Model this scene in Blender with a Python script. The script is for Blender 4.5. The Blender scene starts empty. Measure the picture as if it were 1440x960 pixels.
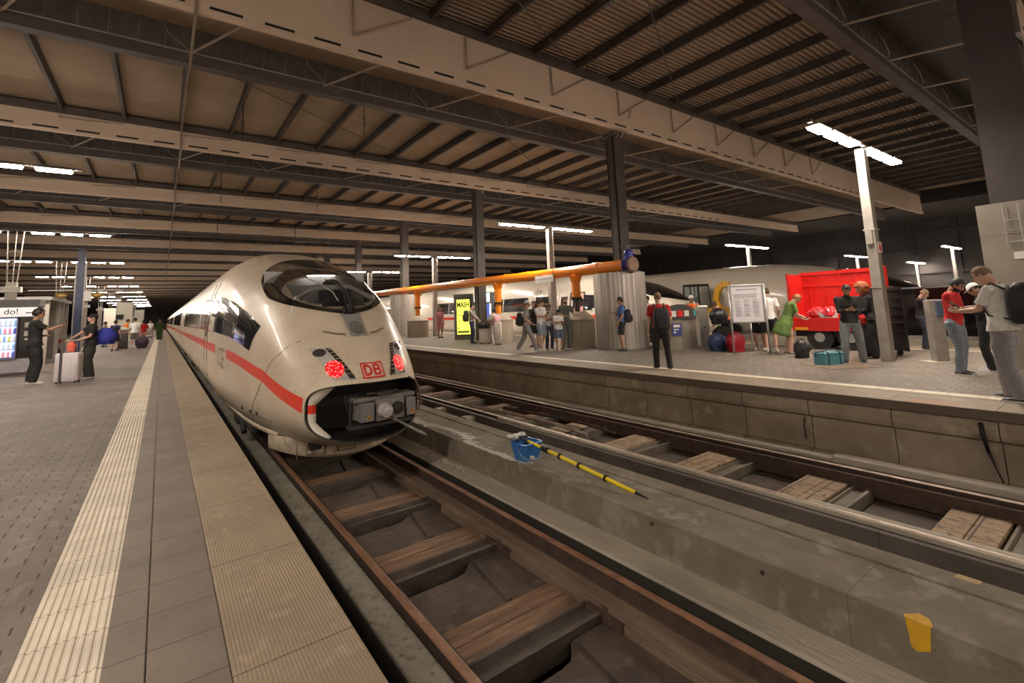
import bpy, bmesh, math, random
import numpy as np
from mathutils import Vector, Matrix, Quaternion, noise
random.seed(7)
PI = math.pi
S = bpy.context.scene
COL = S.collection

# ---------------------------------------------------------------- camera
CH = 1.46
YAW, PITCH, ROLL, FPX, PCY = 0.6352, 0.1224, -0.0413, 668.58, 351.3
f0 = Vector((math.sin(YAW), math.cos(YAW), 0)); r0 = Vector((math.cos(YAW), -math.sin(YAW), 0)); u0 = Vector((0, 0, 1))
cf = f0*math.cos(PITCH) + u0*math.sin(PITCH); cu = u0*math.cos(PITCH) - f0*math.sin(PITCH)
cr = r0*math.cos(ROLL) + cu*math.sin(ROLL); cu2 = cu*math.cos(ROLL) - r0*math.sin(ROLL)
cam = bpy.data.cameras.new('camera'); camo = bpy.data.objects.new('camera', cam); COL.objects.link(camo)
camo.matrix_world = Matrix(((cr.x, cu2.x, -cf.x, 0), (cr.y, cu2.y, -cf.y, 0), (cr.z, cu2.z, -cf.z, CH), (0, 0, 0, 1)))
cam.sensor_width = 36; cam.lens = FPX/1440*36; cam.shift_y = -(480-PCY)/1440
cam.clip_start = 0.02; cam.clip_end = 600
S.camera = camo
# ---------------------------------------------------------------- exposure, added warm ambient fill
vs = S.view_settings
vs.view_transform = 'Standard'; vs.look = 'None'; vs.gamma = 1; vs.use_curve_mapping = False; vs.exposure = 2.0
wd = bpy.data.worlds.new('night'); S.world = wd; wd.use_nodes = True
wd.node_tree.nodes['Background'].inputs[0].default_value = (1.0, .78, .6, 1); wd.node_tree.nodes['Background'].inputs[1].default_value = 0.16  # added warm world light, stands in for the lit hall behind the camera
LAMP_COL = (1.0, .87, .73); LAMP_E = 50.0
try:
    S.cycles.max_bounces = 6; S.cycles.diffuse_bounces = 4; S.cycles.glossy_bounces = 3; S.cycles.transmission_bounces = 6
    S.cycles.use_denoising = True; S.cycles.sample_clamp_indirect = 6
except Exception: pass

# ---------------------------------------------------------------- materials
MATS = {}
def nn(nt, t, **kw):
    n = nt.nodes.new(t)
    for k, v in kw.items(): setattr(n, k, v)
    return n
def mat(name, col, rough=.6, metal=0, col2=None, scale=3.0, bump=0.0, bscale=None, emit=None, es=0, detail=6, lo=.35, hi=.65, alpha=1, coat=0, spec=.5, stretch=None, col3=None, scale3=25):
    if name in MATS: return MATS[name]
    m = bpy.data.materials.new(name); m.use_nodes = True; MATS[name] = m
    nt = m.node_tree; b = nt.nodes['Principled BSDF']
    b.inputs['Roughness'].default_value = rough; b.inputs['Metallic'].default_value = metal
    b.inputs['Base Color'].default_value = (*col, 1); b.inputs['Specular IOR Level'].default_value = spec
    if coat: b.inputs['Coat Weight'].default_value = coat; b.inputs['Coat Roughness'].default_value = .08
    if alpha < 1: b.inputs['Alpha'].default_value = alpha
    if emit: b.inputs['Emission Color'].default_value = (*emit, 1); b.inputs['Emission Strength'].default_value = es
    geo = nn(nt, 'ShaderNodeNewGeometry'); src = geo.outputs['Position']
    if stretch:
        mp = nn(nt, 'ShaderNodeMapping'); mp.inputs['Scale'].default_value = stretch
        nt.links.new(src, mp.inputs[0]); src = mp.outputs[0]
    if col2 is None and not emit: col2 = tuple(c*.82 for c in col)
    last = None
    if col2 is not None:
        no = nn(nt, 'ShaderNodeTexNoise'); no.inputs['Scale'].default_value = scale; no.inputs['Detail'].default_value = detail; no.inputs['Roughness'].default_value = .65
        nt.links.new(src, no.inputs['Vector'])
        mr = nn(nt, 'ShaderNodeMapRange'); mr.inputs[1].default_value = lo; mr.inputs[2].default_value = hi
        nt.links.new(no.outputs[0], mr.inputs[0])
        mx = nn(nt, 'ShaderNodeMix', data_type='RGBA'); mx.inputs[6].default_value = (*col, 1); mx.inputs[7].default_value = (*col2, 1)
        nt.links.new(mr.outputs[0], mx.inputs[0]); last = mx.outputs[2]
        if col3 is not None:
            n3 = nn(nt, 'ShaderNodeTexNoise'); n3.inputs['Scale'].default_value = scale3; n3.inputs['Detail'].default_value = 4
            nt.links.new(src, n3.inputs['Vector'])
            m3 = nn(nt, 'ShaderNodeMapRange'); m3.inputs[1].default_value = .55; m3.inputs[2].default_value = .7
            nt.links.new(n3.outputs[0], m3.inputs[0])
            x3 = nn(nt, 'ShaderNodeMix', data_type='RGBA'); x3.inputs[7].default_value = (*col3, 1)
            nt.links.new(last, x3.inputs[6]); nt.links.new(m3.outputs[0], x3.inputs[0]); last = x3.outputs[2]
        nt.links.new(last, b.inputs['Base Color'])
    if bump:
        nb = nn(nt, 'ShaderNodeTexNoise'); nb.inputs['Scale'].default_value = bscale or scale*8; nb.inputs['Detail'].default_value = 4
        nt.links.new(src, nb.inputs['Vector'])
        bp = nn(nt, 'ShaderNodeBump'); bp.inputs['Strength'].default_value = bump; bp.inputs['Distance'].default_value = .02
        nt.links.new(nb.outputs[0], bp.inputs['Height']); nt.links.new(bp.outputs[0], b.inputs['Normal'])
    m['last'] = 1
    return m
def joints(m, bw, bh, off=(0, 0), col=(.05, .04, .035), mortar=.006, swap=False, offset=0.0, bumpd=.4, var=.12, axes='xy'):
    """lay a joint grid (brick node) over a material, in world metres"""
    nt = m.node_tree; b = nt.nodes['Principled BSDF']
    geo = nn(nt, 'ShaderNodeNewGeometry'); sp = nn(nt, 'ShaderNodeSeparateXYZ'); nt.links.new(geo.outputs['Position'], sp.inputs[0])
    cb = nn(nt, 'ShaderNodeCombineXYZ'); I = {'x': 0, 'y': 1, 'z': 2}
    a, c = (axes[0], axes[1])
    nt.links.new(sp.outputs[I[a]], cb.inputs[0]); nt.links.new(sp.outputs[I[c]], cb.inputs[1])
    mp = nn(nt, 'ShaderNodeMapping'); mp.inputs['Location'].default_value = (-off[0], -off[1], 0); nt.links.new(cb.outputs[0], mp.inputs[0])
    br = nn(nt, 'ShaderNodeTexBrick'); br.offset = offset; br.inputs['Scale'].default_value = 1.0
    br.inputs['Brick Width'].default_value = bw; br.inputs['Row Height'].default_value = bh; br.inputs['Mortar Size'].default_value = mortar
    br.inputs['Mortar Smooth'].default_value = .15
    br.inputs['Color1'].default_value = (1, 1, 1, 1); br.inputs['Color2'].default_value = (1-var, 1-var, 1-var, 1); br.inputs['Mortar'].default_value = (1, 1, 1, 1)
    nt.links.new(mp.outputs[0], br.inputs['Vector'])
    src = b.inputs['Base Color'].links[0].from_socket
    mu = nn(nt, 'ShaderNodeMix', data_type='RGBA', blend_type='MULTIPLY'); mu.inputs[0].default_value = 1
    nt.links.new(src, mu.inputs[6]); nt.links.new(br.outputs['Color'], mu.inputs[7])
    mx = nn(nt, 'ShaderNodeMix', data_type='RGBA'); mx.inputs[7].default_value = (*col, 1)
    nt.links.new(mu.outputs[2], mx.inputs[6]); nt.links.new(br.outputs['Fac'], mx.inputs[0]); nt.links.new(mx.outputs[2], b.inputs['Base Color'])
    bp = nn(nt, 'ShaderNodeBump', invert=True); bp.inputs['Strength'].default_value = bumpd; bp.inputs['Distance'].default_value = .01
    nt.links.new(br.outputs['Fac'], bp.inputs['Height'])
    if b.inputs['Normal'].links: nt.links.new(b.inputs['Normal'].links[0].from_socket, bp.inputs['Normal'])
    nt.links.new(bp.outputs[0], b.inputs['Normal'])
    return m

concrete = mat('concrete wall', (.27, .225, .17), .85, col2=(.17, .14, .105), scale=1.6, bump=.35, bscale=30, col3=(.32, .28, .22), scale3=5)
concrete_dark = mat('concrete grimy', (.19, .165, .135), .85, col2=(.11, .09, .072), scale=1.2, bump=.5, bscale=22, col3=(.25, .21, .17), scale3=14)
ledge_m = mat('concrete ledge', (.50, .45, .37), .85, col2=(.33, .29, .235), scale=2.5, bump=.5, bscale=35, stretch=(1, .35, 1))
pit_m = mat('pit floor oily', (.095, .068, .05), .8, col2=(.045, .032, .024), scale=2.2, bump=.5, bscale=18, col3=(.12, .085, .06), scale3=7)
wood_m = mat('sleeper timber', (.24, .135, .078), .75, col2=(.12, .068, .04), scale=3, bump=.6, bscale=14, stretch=(.5, 5, 2), col3=(.33, .21, .12), scale3=5)
wood_pale = mat('pale plywood', (.40, .28, .17), .75, col2=(.26, .17, .1), scale=3, bump=.4, bscale=20, col3=(.12, .08, .05), scale3=12)
joints(wood_pale, .32, .28, mortar=.008, axes='xy')
steel_dk = mat('sleeper steel', (.12, .095, .078), .6, .3, col2=(.06, .046, .037), scale=4, bump=.4, bscale=30)
rail_m = mat('rusty rail', (.36, .19, .11), .42, .25, col2=(.2, .1, .06), scale=6, bump=.3, bscale=60)
rail_side = mat('rail side rust', (.085, .052, .035), .8, .1, col2=(.045, .028, .02), scale=8, bump=.3, bscale=60)
rail_shine = mat('worn rail top', (.50, .42, .34), .5, .3, col2=(.3, .23, .18), scale=5)
paving = mat('grey paving', (.205, .165, .142), .72, col2=(.15, .12, .102), scale=1.3, bump=.25, bscale=40, col3=(.24, .2, .17), scale3=9)
joints(paving, .42, .21, col=(.125, .1, .085), mortar=.004, offset=.5, axes='yx', bumpd=.2, var=.2)
def dashes(m, py=.105, px=.21, col=(.035, .026, .022)):
    # short staggered joints of the interlocking blocks
    nt = m.node_tree; b = nt.nodes['Principled BSDF']; L = nt.links.new
    geo = nn(nt, 'ShaderNodeNewGeometry'); sp = nn(nt, 'ShaderNodeSeparateXYZ'); L(geo.outputs['Position'], sp.inputs[0])
    def M(op, a_, b_=None):
        n = nn(nt, 'ShaderNodeMath', operation=op)
        for i, v in enumerate((a_, b_)):
            if v is None: continue
            if isinstance(v, (int, float)): n.inputs[i].default_value = v
            else: L(v, n.inputs[i])
        return n.outputs[0]
    yy = M('DIVIDE', sp.outputs[1], py); row = M('FLOOR', yy); fy = M('FRACT', yy)
    wob = nn(nt, 'ShaderNodeTexNoise'); wob.inputs['Scale'].default_value = 5; L(geo.outputs['Position'], wob.inputs['Vector'])
    xx = M('ADD', M('DIVIDE', sp.outputs[0], px), M('ADD', M('MULTIPLY', row, .5), M('MULTIPLY', wob.outputs[0], .12)))
    fx = M('FRACT', xx); m1 = M('LESS_THAN', fx, .05); m2 = M('GREATER_THAN', fy, .12); m3 = M('LESS_THAN', fy, .88)
    m4 = M('GREATER_THAN', nn_noise(nt, geo, 2.3), .40)
    k = M('MULTIPLY', M('MULTIPLY', m1, m2), M('MULTIPLY', m3, m4))
    src = b.inputs['Base Color'].links[0].from_socket
    mx = nn(nt, 'ShaderNodeMix', data_type='RGBA'); mx.inputs[7].default_value = (*col, 1); L(k, mx.inputs[0]); L(src, mx.inputs[6]); L(mx.outputs[2], b.inputs['Base Color'])
def nn_noise(nt, geo, sc):
    n = nn(nt, 'ShaderNodeTexNoise'); n.inputs['Scale'].default_value = sc; nt.links.new(geo.outputs['Position'], n.inputs['Vector']); return n.outputs[0]
dashes(paving)
paving2 = mat('right paving', (.225, .192, .158), .72, col2=(.165, .14, .115), scale=1.2, bump=.25, bscale=40, col3=(.27, .235, .195), scale3=9)
joints(paving2, .20, .20, col=(.13, .1, .08), mortar=.010, offset=.5, axes='yx')
tact_m = mat('tactile ivory', (.76, .68, .56), .6, col2=(.62, .55, .44), scale=3, bump=.2, bscale=50)
joints(tact_m, .335, 50, off=(3.24, 0), col=(.3, .24, .18), mortar=.004, axes='yx')
grey_s = mat('grey slab', (.215, .172, .14), .6, col2=(.165, .13, .105), scale=2, bump=.15, bscale=50)
joints(grey_s, .335, 50, off=(3.22, 0), col=(.08, .06, .045), mortar=.004, axes='yx')
cream_s = mat('cream edge slab', (.36, .28, .19), .65, col2=(.26, .20, .135), scale=2, col3=(.40, .32, .23), scale3=8)
def studded():
    nt = cream_s.node_tree; b = nt.nodes['Principled BSDF']
    geo = nn(nt, 'ShaderNodeNewGeometry'); vo = nn(nt, 'ShaderNodeTexVoronoi'); vo.inputs['Scale'].default_value = 62; vo.inputs['Randomness'].default_value = 0.0
    nt.links.new(geo.outputs['Position'], vo.inputs['Vector'])
    bp = nn(nt, 'ShaderNodeBump', invert=True); bp.inputs['Strength'].default_value = .9; bp.inputs['Distance'].default_value = .006
    nt.links.new(vo.outputs['Distance'], bp.inputs['Height']); nt.links.new(bp.outputs[0], b.inputs['Normal'])
    src = b.inputs['Base Color'].links[0].from_socket
    mr = nn(nt, 'ShaderNodeMapRange'); mr.inputs[1].default_value = .25; mr.inputs[2].default_value = .6; mr.inputs[3].default_value = 0; mr.inputs[4].default_value = .35
    nt.links.new(vo.outputs['Distance'], mr.inputs[0])
    mx = nn(nt, 'ShaderNodeMix', data_type='RGBA'); mx.inputs[7].default_value = (.15, .11, .07, 1)
    nt.links.new(src, mx.inputs[6]); nt.links.new(mr.outputs[0], mx.inputs[0]); nt.links.new(mx.outputs[2], b.inputs['Base Color'])
studded()
joints(cream_s, 1.10, 50, off=(2.46, 0), col=(.13, .095, .065), mortar=.006, axes='yx')
girder_m = mat('beige girder paint', (.66, .52, .40), .7, col2=(.58, .45, .34), scale=.5, bump=.03)
dark_beam = mat('dark beam', (.105, .085, .075), .6, col2=(.07, .056, .05), scale=2)
duct_m = mat('dark panels wired', (.13, .112, .1), .6, col2=(.08, .067, .06), scale=2.2, stretch=(2, 1, 1))
panel_m = mat('ceiling board', (.46, .36, .26), .85, col2=(.38, .29, .205), scale=.8)
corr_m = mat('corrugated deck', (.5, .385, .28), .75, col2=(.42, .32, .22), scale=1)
column_m = mat('column paint', (.085, .067, .058), .5, col2=(.06, .048, .042), scale=1.5)
pipe_lt = mat('pale tube', (.42, .34, .27), .5, col2=(.3, .24, .19), scale=4)
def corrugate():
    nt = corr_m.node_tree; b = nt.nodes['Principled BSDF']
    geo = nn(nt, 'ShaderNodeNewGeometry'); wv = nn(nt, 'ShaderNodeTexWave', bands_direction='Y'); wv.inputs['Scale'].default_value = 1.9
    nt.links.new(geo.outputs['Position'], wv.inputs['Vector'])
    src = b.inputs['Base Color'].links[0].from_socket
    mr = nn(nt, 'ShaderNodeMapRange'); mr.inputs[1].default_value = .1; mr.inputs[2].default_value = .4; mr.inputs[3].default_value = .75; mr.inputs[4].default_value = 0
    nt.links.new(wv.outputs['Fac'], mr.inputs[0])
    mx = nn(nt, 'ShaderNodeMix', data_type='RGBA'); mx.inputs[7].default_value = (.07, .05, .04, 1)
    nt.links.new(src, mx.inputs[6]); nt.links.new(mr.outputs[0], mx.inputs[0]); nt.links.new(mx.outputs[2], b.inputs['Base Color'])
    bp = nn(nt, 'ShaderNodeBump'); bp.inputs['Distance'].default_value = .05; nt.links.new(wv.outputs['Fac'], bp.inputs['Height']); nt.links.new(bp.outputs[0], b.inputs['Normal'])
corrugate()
def flat(name, col, rough=.6, metal=0, **k): return mat(name, col, rough, metal, col2=tuple(c*.9 for c in col), **k)
black = flat('black', (.012, .011, .011), .6); black_gl = flat('black gloss', (.008, .008, .009), .08, coat=1)
white_p = flat('white paint', (.75, .72, .67), .4); grey_p = flat('grey paint', (.3, .29, .28), .5); steel = flat('brushed steel', (.55, .53, .5), .32, .9)
lamp_glow = mat('lamp panel', (1, 1, 1), .5, emit=LAMP_COL, es=LAMP_E)
orange_m = flat('orange pipe', (.95, .26, .004), .35, coat=.3); blue_valve = flat('blue valve', (.04, .05, .33), .35)
red_p = flat('red', (.75, .02, .015), .4); yellow_p = flat('yellow', (1, .78, .015), .4)

# ---------------------------------------------------------------- mesh helpers
class MB:
    def __init__(s): s.v = []; s.f = []; s.mi = []
    def add(s, vs, fs, m=0):
        o = len(s.v); s.v += [tuple(v) for v in vs]; s.f += [tuple(i+o for i in f) for f in fs]; s.mi += [m]*len(fs); return s
    def box(s, x0, x1, y0, y1, z0, z1, m=0, R=None, c=None):
        vs = [(x, y, z) for z in (z0, z1) for y in (y0, y1) for x in (x0, x1)]
        if R is not None:
            c = Vector(c or ((x0+x1)/2, (y0+y1)/2, (z0+z1)/2)); vs = [tuple(c + R @ (Vector(v)-c)) for v in vs]
        return s.add(vs, [(0, 2, 3, 1), (4, 5, 7, 6), (0, 1, 5, 4), (2, 6, 7, 3), (0, 4, 6, 2), (1, 3, 7, 5)], m)
    def obox(s, c, size, R=None, m=0):
        a, b, d = [x/2 for x in size]; R = R or Matrix.Identity(3)
        c = Vector(c); vs = [tuple(c + R @ Vector((x, y, z))) for z in (-d, d) for y in (-b, b) for x in (-a, a)]
        return s.add(vs, [(0, 2, 3, 1), (4, 5, 7, 6), (0, 1, 5, 4), (2, 6, 7, 3), (0, 4, 6, 2), (1, 3, 7, 5)], m)
    def loft(s, rings, cap=True, m=0, close=True):
        n = len(rings[0]); vs = [p for r in rings for p in r]; fs = []
        for i in range(len(rings)-1):
            for j in range(n if close else n-1):
                k = (j+1) % n; fs.append((i*n+j, i*n+k, (i+1)*n+k, (i+1)*n+j))
        if cap and close: fs.append(tuple(range(n))[::-1]); fs.append(tuple(range((len(rings)-1)*n, len(rings)*n)))
        return s.add(vs, fs, m)
    def tube(s, p0, p1, r0, r1=None, seg=10, m=0, flatten=1.0):
        return s.path([p0, p1], [r0, r0 if r1 is None else r1], seg, m, flatten)
    def path(s, pts, rs, seg=10, m=0, flatten=1.0, up=None):
        pts = [Vector(p) for p in pts]
        if not isinstance(rs, (list, tuple)): rs = [rs]*len(pts)
        rings = []
        for i, p in enumerate(pts):
            t = (pts[min(i+1, len(pts)-1)] - pts[max(i-1, 0)])
            if t.length < 1e-9: t = Vector((0, 0, 1))
            t.normalize()
            a = Vector(up) if up else (Vector((1, 0, 0)) if abs(t.x) < .9 else Vector((0, 1, 0)))
            x = (a - t*a.dot(t)).normalized(); y = t.cross(x)
            rings.append([p + x*math.cos(2*PI*k/seg)*rs[i] + y*math.sin(2*PI*k/seg)*rs[i]*flatten for k in range(seg)])
        return s.loft(rings, True, m)
    def ell(s, c, r, R=None, m=0, n=12, k=8):
        c = Vector(c); R = R or Matrix.Identity(3); rings = []
        vs = [c + R @ Vector((0, 0, -r[2]))]; fs = []
        for i in range(1, k):
            a = -PI/2 + PI*i/k
            for j in range(n):
                b = 2*PI*j/n; vs.append(c + R @ Vector((r[0]*math.cos(a)*math.cos(b), r[1]*math.cos(a)*math.sin(b), r[2]*math.sin(a))))
        vs.append(c + R @ Vector((0, 0, r[2])))
        for j in range(n):
            fs.append((0, 1+(j+1) % n, 1+j)); e = 1+(k-2)*n
            fs.append((e+j, e+(j+1) % n, len(vs)-1))
        for i in range(k-2):
            for j in range(n): q = (j+1) % n; fs.append((1+i*n+j, 1+i*n+q, 1+(i+1)*n+q, 1+(i+1)*n+j))
        return s.add(vs, fs, m)
    def prism(s, poly, h, axis='z', base=0, m=0):
        """polygon (2D) extruded from base to base+h along an axis; poly in the other two axes"""
        def P(a, b, c): return {'z': (a, b, c), 'y': (a, c, b), 'x': (c, a, b)}[axis]
        n = len(poly); vs = [P(a, b, base) for a, b in poly] + [P(a, b, base+h) for a, b in poly]
        fs = [tuple(range(n)), tuple(range(n, 2*n))[::-1]] + [(i, i+n, (i+1) % n+n, (i+1) % n) for i in range(n)]
        return s.add(vs, fs, m)
    def disc(s, c, r, nrm, th=.01, seg=20, m=0):
        c = Vector(c); nrm = Vector(nrm).normalized(); return s.tube(c, c+nrm*th, r, r, seg, m)
    def build(s, name, mats, parent=None, smooth=False, bevel=0, loc=None, rotz=0, kind=None, label=None, cat=None, group=None, seg=2, auto=None):
        me = bpy.data.meshes.new(name); me.from_pydata([tuple(v) for v in s.v], [], s.f)
        if not isinstance(mats, (list, tuple)): mats = [mats]
        for m in mats: me.materials.append(m)
        me.polygons.foreach_set('material_index', s.mi)
        bm = bmesh.new(); bm.from_mesh(me); bmesh.ops.recalc_face_normals(bm, faces=bm.faces); bm.to_mesh(me); bm.free()
        if smooth: me.polygons.foreach_set('use_smooth', [True]*len(me.polygons))
        o = bpy.data.objects.new(name, me); COL.objects.link(o)
        if smooth and auto:
            try: me.set_sharp_from_angle(angle=auto)
            except Exception: pass
        if parent: o.parent = parent
        if loc: o.location = loc
        if rotz: o.rotation_euler.z = rotz
        if bevel:
            b = o.modifiers.new('bevel', 'BEVEL'); b.width = bevel; b.segments = seg; b.limit_method = 'ANGLE'; b.angle_limit = .6
        tag(o, label, cat, group, kind); return o
def tag(o, label=None, cat=None, group=None, kind=None):
    if label: o['label'] = label
    if cat: o['category'] = cat
    if group: o['group'] = group
    if kind: o['kind'] = kind
    return o
def thing(name, label, cat, loc=(0, 0, 0), rotz=0, group=None, kind=None):
    o = bpy.data.objects.new(name, None); COL.objects.link(o); o.location = loc; o.rotation_euler = (0, 0, rotz); o.empty_display_size = .1
    return tag(o, label, cat, group, kind)
def kids(o): return [c for c in bpy.data.objects if c.parent == o]
def copy_tree(o, loc=None, rotz=None, label=None, group=None, parent=None):
    c = o.copy(); COL.objects.link(c); c.parent = parent
    if loc is not None: c.location = loc
    if rotz is not None: c.rotation_euler.z = rotz
    if label: c['label'] = label
    if group: c['group'] = group
    for ch in KID.get(o.name, None) or kids(o): copy_tree(ch, parent=c)
    return c
KID = {}
def struct(name, mb, m, **k): return mb.build(name, m, kind='structure', **k)
def text_obj(name, s, size, m, loc, rot, parent=None, extrude=.004, align='CENTER', bold=0, sx=1):
    cu = bpy.data.curves.new(name, 'FONT'); cu.body = s; cu.size = size; cu.extrude = extrude; cu.align_x = align; cu.align_y = 'CENTER'; cu.offset = bold
    o = bpy.data.objects.new(name, cu); COL.objects.link(o); o.location = loc
    cu.materials.append(m); o.location = (0, 0, 0)
    ts = bpy.data.scenes.new('t'); COL.objects.unlink(o); ts.collection.objects.link(o); ts.view_layers[0].update()
    me = bpy.data.meshes.new_from_object(o.evaluated_get(ts.view_layers[0].depsgraph)); bpy.data.objects.remove(o); bpy.data.scenes.remove(ts)
    me.materials.clear(); me.materials.append(m)
    o = bpy.data.objects.new(name, me); COL.objects.link(o); o.location = loc; o.rotation_euler = rot; o.scale = (sx, 1, 1)
    if parent: o.parent = parent
    return o
# ================================================================ STRUCTURE: platforms and track bed
YB, YF = -9.0, 170.0
struct('floor', MB().box(-11, -.47, YB, YF, -.3, 0), paving)
mb = MB().box(-.47, -.15, YB, YF, -.3, -.004)
for k in range(9): x = -.462 + k*.0345; mb.add([(x, YB, -.004), (x+.007, YB, .0035), (x+.017, YB, .0035), (x+.024, YB, -.004), (x, YF, -.004), (x+.007, YF, .0035), (x+.017, YF, .0035), (x+.024, YF, -.004)], [(0, 1, 5, 4), (1, 2, 6, 5), (2, 3, 7, 6)])
struct('tactile_paving_strip', mb, tact_m)
struct('grey_slab_strip', MB().box(-.15, 0, YB, YF, -.3, 0).box(.004, .29, YB, YF, -.3, 0), grey_s)
struct('platform_edge_slabs', MB().box(.294, .79, YB, YF, -.16, 0), cream_s, bevel=.006)
struct('wall_platform_left', MB().box(-11, .62, YB, YF, -1.6, -.161), concrete_dark)
# right platform
PX0, PX1 = 8.13, 16.6
struct('floor_right', MB().box(PX0+1.06, PX1-1.0, YB, YF, -.3, 0), paving2)
edge2 = mat('right edge slab', (.34, .275, .2), .7, col2=(.25, .2, .15), scale=2, bump=.2, bscale=40, col3=(.38, .32, .25), scale3=8)
joints(edge2, 1.055, .36, off=(1.38, PX0), col=(.13, .1, .075), mortar=.007, axes='yx')
struct('platform_edge_right', MB().box(PX0, PX0+.84, YB, YF, -.125, 0).box(PX1-.84, PX1, YB, YF, -.125, 0), edge2, bevel=.008)
line_m = mat('white line', (.80, .72, .59), .6, col2=(.64, .56, .45), scale=4); joints(line_m, .4, 50, col=(.3, .24, .18), mortar=.005, axes='yx')
struct('white_guide_line', MB().box(PX0+.84, PX0+1.06, YB, YF, -.12, .001).box(PX1-1.0, PX1-.84, YB, YF, -.12, .001), line_m)
wall_j = mat('platform wall', (.38, .31, .23), .85, col2=(.25, .20, .145), scale=1.1, bump=.4, bscale=25, col3=(.42, .35, .27), scale3=3.5)
joints(wall_j, 1.055, 50, off=(1.38, -10), col=(.06, .045, .035), mortar=.007, axes='yz', bumpd=.8)
mb = MB()
for sx, x0 in ((1, PX0), (-1, PX1)):
    prof = [(.06, -.126), (.05, -.15), (-.0+.02, -.19), (.0+.015, -.30), (.035, -.36), (.10, -.40), (.10, -.86), (.0, -.86), (.0, -1.5), (2.5, -1.5), (2.5, -.126)]
    poly = [(x0+sx*a, b) for a, b in prof]; mb.prism(poly, YF-YB, 'y', YB)
struct('wall_platform_right', mb, wall_j)
struct('floor_platform_far', MB().box(26.1, 33.7, YB, YF, -1.2, 0).box(44.2, 52, YB, YF, -1.2, 0), paving2)
# stains of red paint on the coping and marks
# track one trough
struct('ledge_left_of_track', MB().box(1.325, 1.54, YB, YF, -1.5, -.80), mat('left beam concrete', (.33, .305, .25), .85, col2=(.22, .2, .16), scale=3, bump=.5, bscale=30, col3=(.14, .13, .1), scale3=16), bevel=.01)
struct('gutter_floor_liners', MB().box(.62, 1.32, YB, YF, -1.7, -1.58).box(3.18, 3.295, YB, YF, -1.6, -1.3).box(3.285, 3.299, YB, YF, -1.6, -.775).box(.62, .63, YB, YF, -1.6, -.17).box(1.308, 1.324, YB, YF, -1.6, -.815), mat('gutter dirt and painted shade', (.03, .024, .019), .9))  # black floor and side liners: dirt, plus gap shade put into the colour
struct('ledge_right_of_track', MB().box(3.30, 3.68, YB, YF, -1.5, -.75), ledge_m, bevel=.012)
struct('wall_centre_plinth', MB().box(3.60, 4.16, YB, YF, -1.5, -.435).box(4.16, 4.37, YB, YF, -1.5, -.422), joints(mat('plinth concrete', (.25, .215, .165), .85, col2=(.165, .14, .105), scale=1.9, bump=.5, bscale=28, col3=(.30, .265, .21), scale3=6), 1.33, 50, off=(1.44, -10), col=(.12, .1, .075), mortar=.003, axes='yz'), bevel=.008)
struct('floor_channel', MB().box(4.37, 5.72, YB, YF, -1.7, -1.45).box(7.36, 8.3, YB, YF, -1.6, -1.1).box(5.7, 7.4, YB, YF, -1.7, -1.32).box(1.5, 3.3, YB, YF, -1.8, -1.36), pit_m)
struct('wall_rail_beam', MB().box(5.60, 5.70, YB, YF, -1.5, -.80), joints(mat('rail beam side', (.125, .105, .088), .8, col2=(.085, .07, .058), scale=2, bump=.3, bscale=20), 1.9, 50, col=(.05, .04, .033), mortar=.006, axes='yz'))
struct('ledge_beside_right_wall', MB().box(7.56, 7.78, YB, 3.0, -1.3, -.74).box(7.54, 7.70, 3.0, YF, -1.3, -.77), ledge_m, bevel=.01)
struct('floor_tracks_beyond', MB().box(16.6, 26.1, YB, YF, -1.3, -.95).box(33.7, 44.2, YB, YF, -1.3, -.95).box(52, 60, YB, YF, -1.3, -.95), pit_m)
struct('wall_middle_kerb', MB().box(20.9, 22.2, YB, YF, -1.3, -.15), ledge_m, bevel=.02)

def rail(mb, x, y0, y1, z, m_head=0):
    mb.prism([(x+a, z+b+.0006) for a, b in ((-.036, -.012), (-.033, -.003), (-.024, 0), (.024, 0), (.033, -.003), (.036, -.012))], y1-y0, 'y', y0, 1)
    pts = [(-.075, -.17), (.075, -.17), (.075, -.155), (.012, -.13), (.010, -.05), (.036, -.037), (.036, -.008), (.024, 0), (-.024, 0), (-.036, -.008), (-.036, -.037), (-.010, -.05), (-.012, -.13), (-.075, -.155)]
    mb.prism([(x+a, z+b) for a, b in pts], y1-y0, 'y', y0)
def rail_obj(name, x, y0, y1, z, parent, m=rail_m, label=None):
    mb = MB(); rail(mb, x, y0, y1, z); o = mb.build(name, m, parent, label=label); return o
# --- track one (nearest the camera)
t1 = thing('railway_track', 'nearest track, rusty rails over oily pit with timber and steel sleepers, under the front train', 'railway track', (2.36, 0, 0))
def part(mb, name, m, parent, **k):
    o = mb.build(name, m, parent, **k); o.matrix_parent_inverse = Matrix.Translation(-Vector(parent.location)) if parent.rotation_euler.z == 0 else parent.matrix_basis.inverted(); return o
for x, lb in ((1.61, None), (3.11, None)):
    mb = MB(); rail(mb, x, YB, YF, -.76); part(mb, 'rail', [rail_side, rail_m], t1)
part(MB().box(3.20, 3.24, YB, YF, -1.05, -.93), 'guard_angle', rail_side, t1)
part(MB().box(2.89, 3.045, YB, YF, -1.14, -.875).box(2.87, 3.06, YB, YF, -1.14, -.925), 'longitudinal_beam', mat('stringer', (.22, .155, .11), .8, col2=(.12, .08, .056), scale=3, bump=.5, bscale=20, stretch=(3, .4, 3)), t1)
part(MB().box(1.54, 1.80, YB, YF, -1.14, -.955), 'longitudinal_beam', steel_dk, t1)
per = 1.45
k = -4
sleeper_copy = {}
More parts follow.
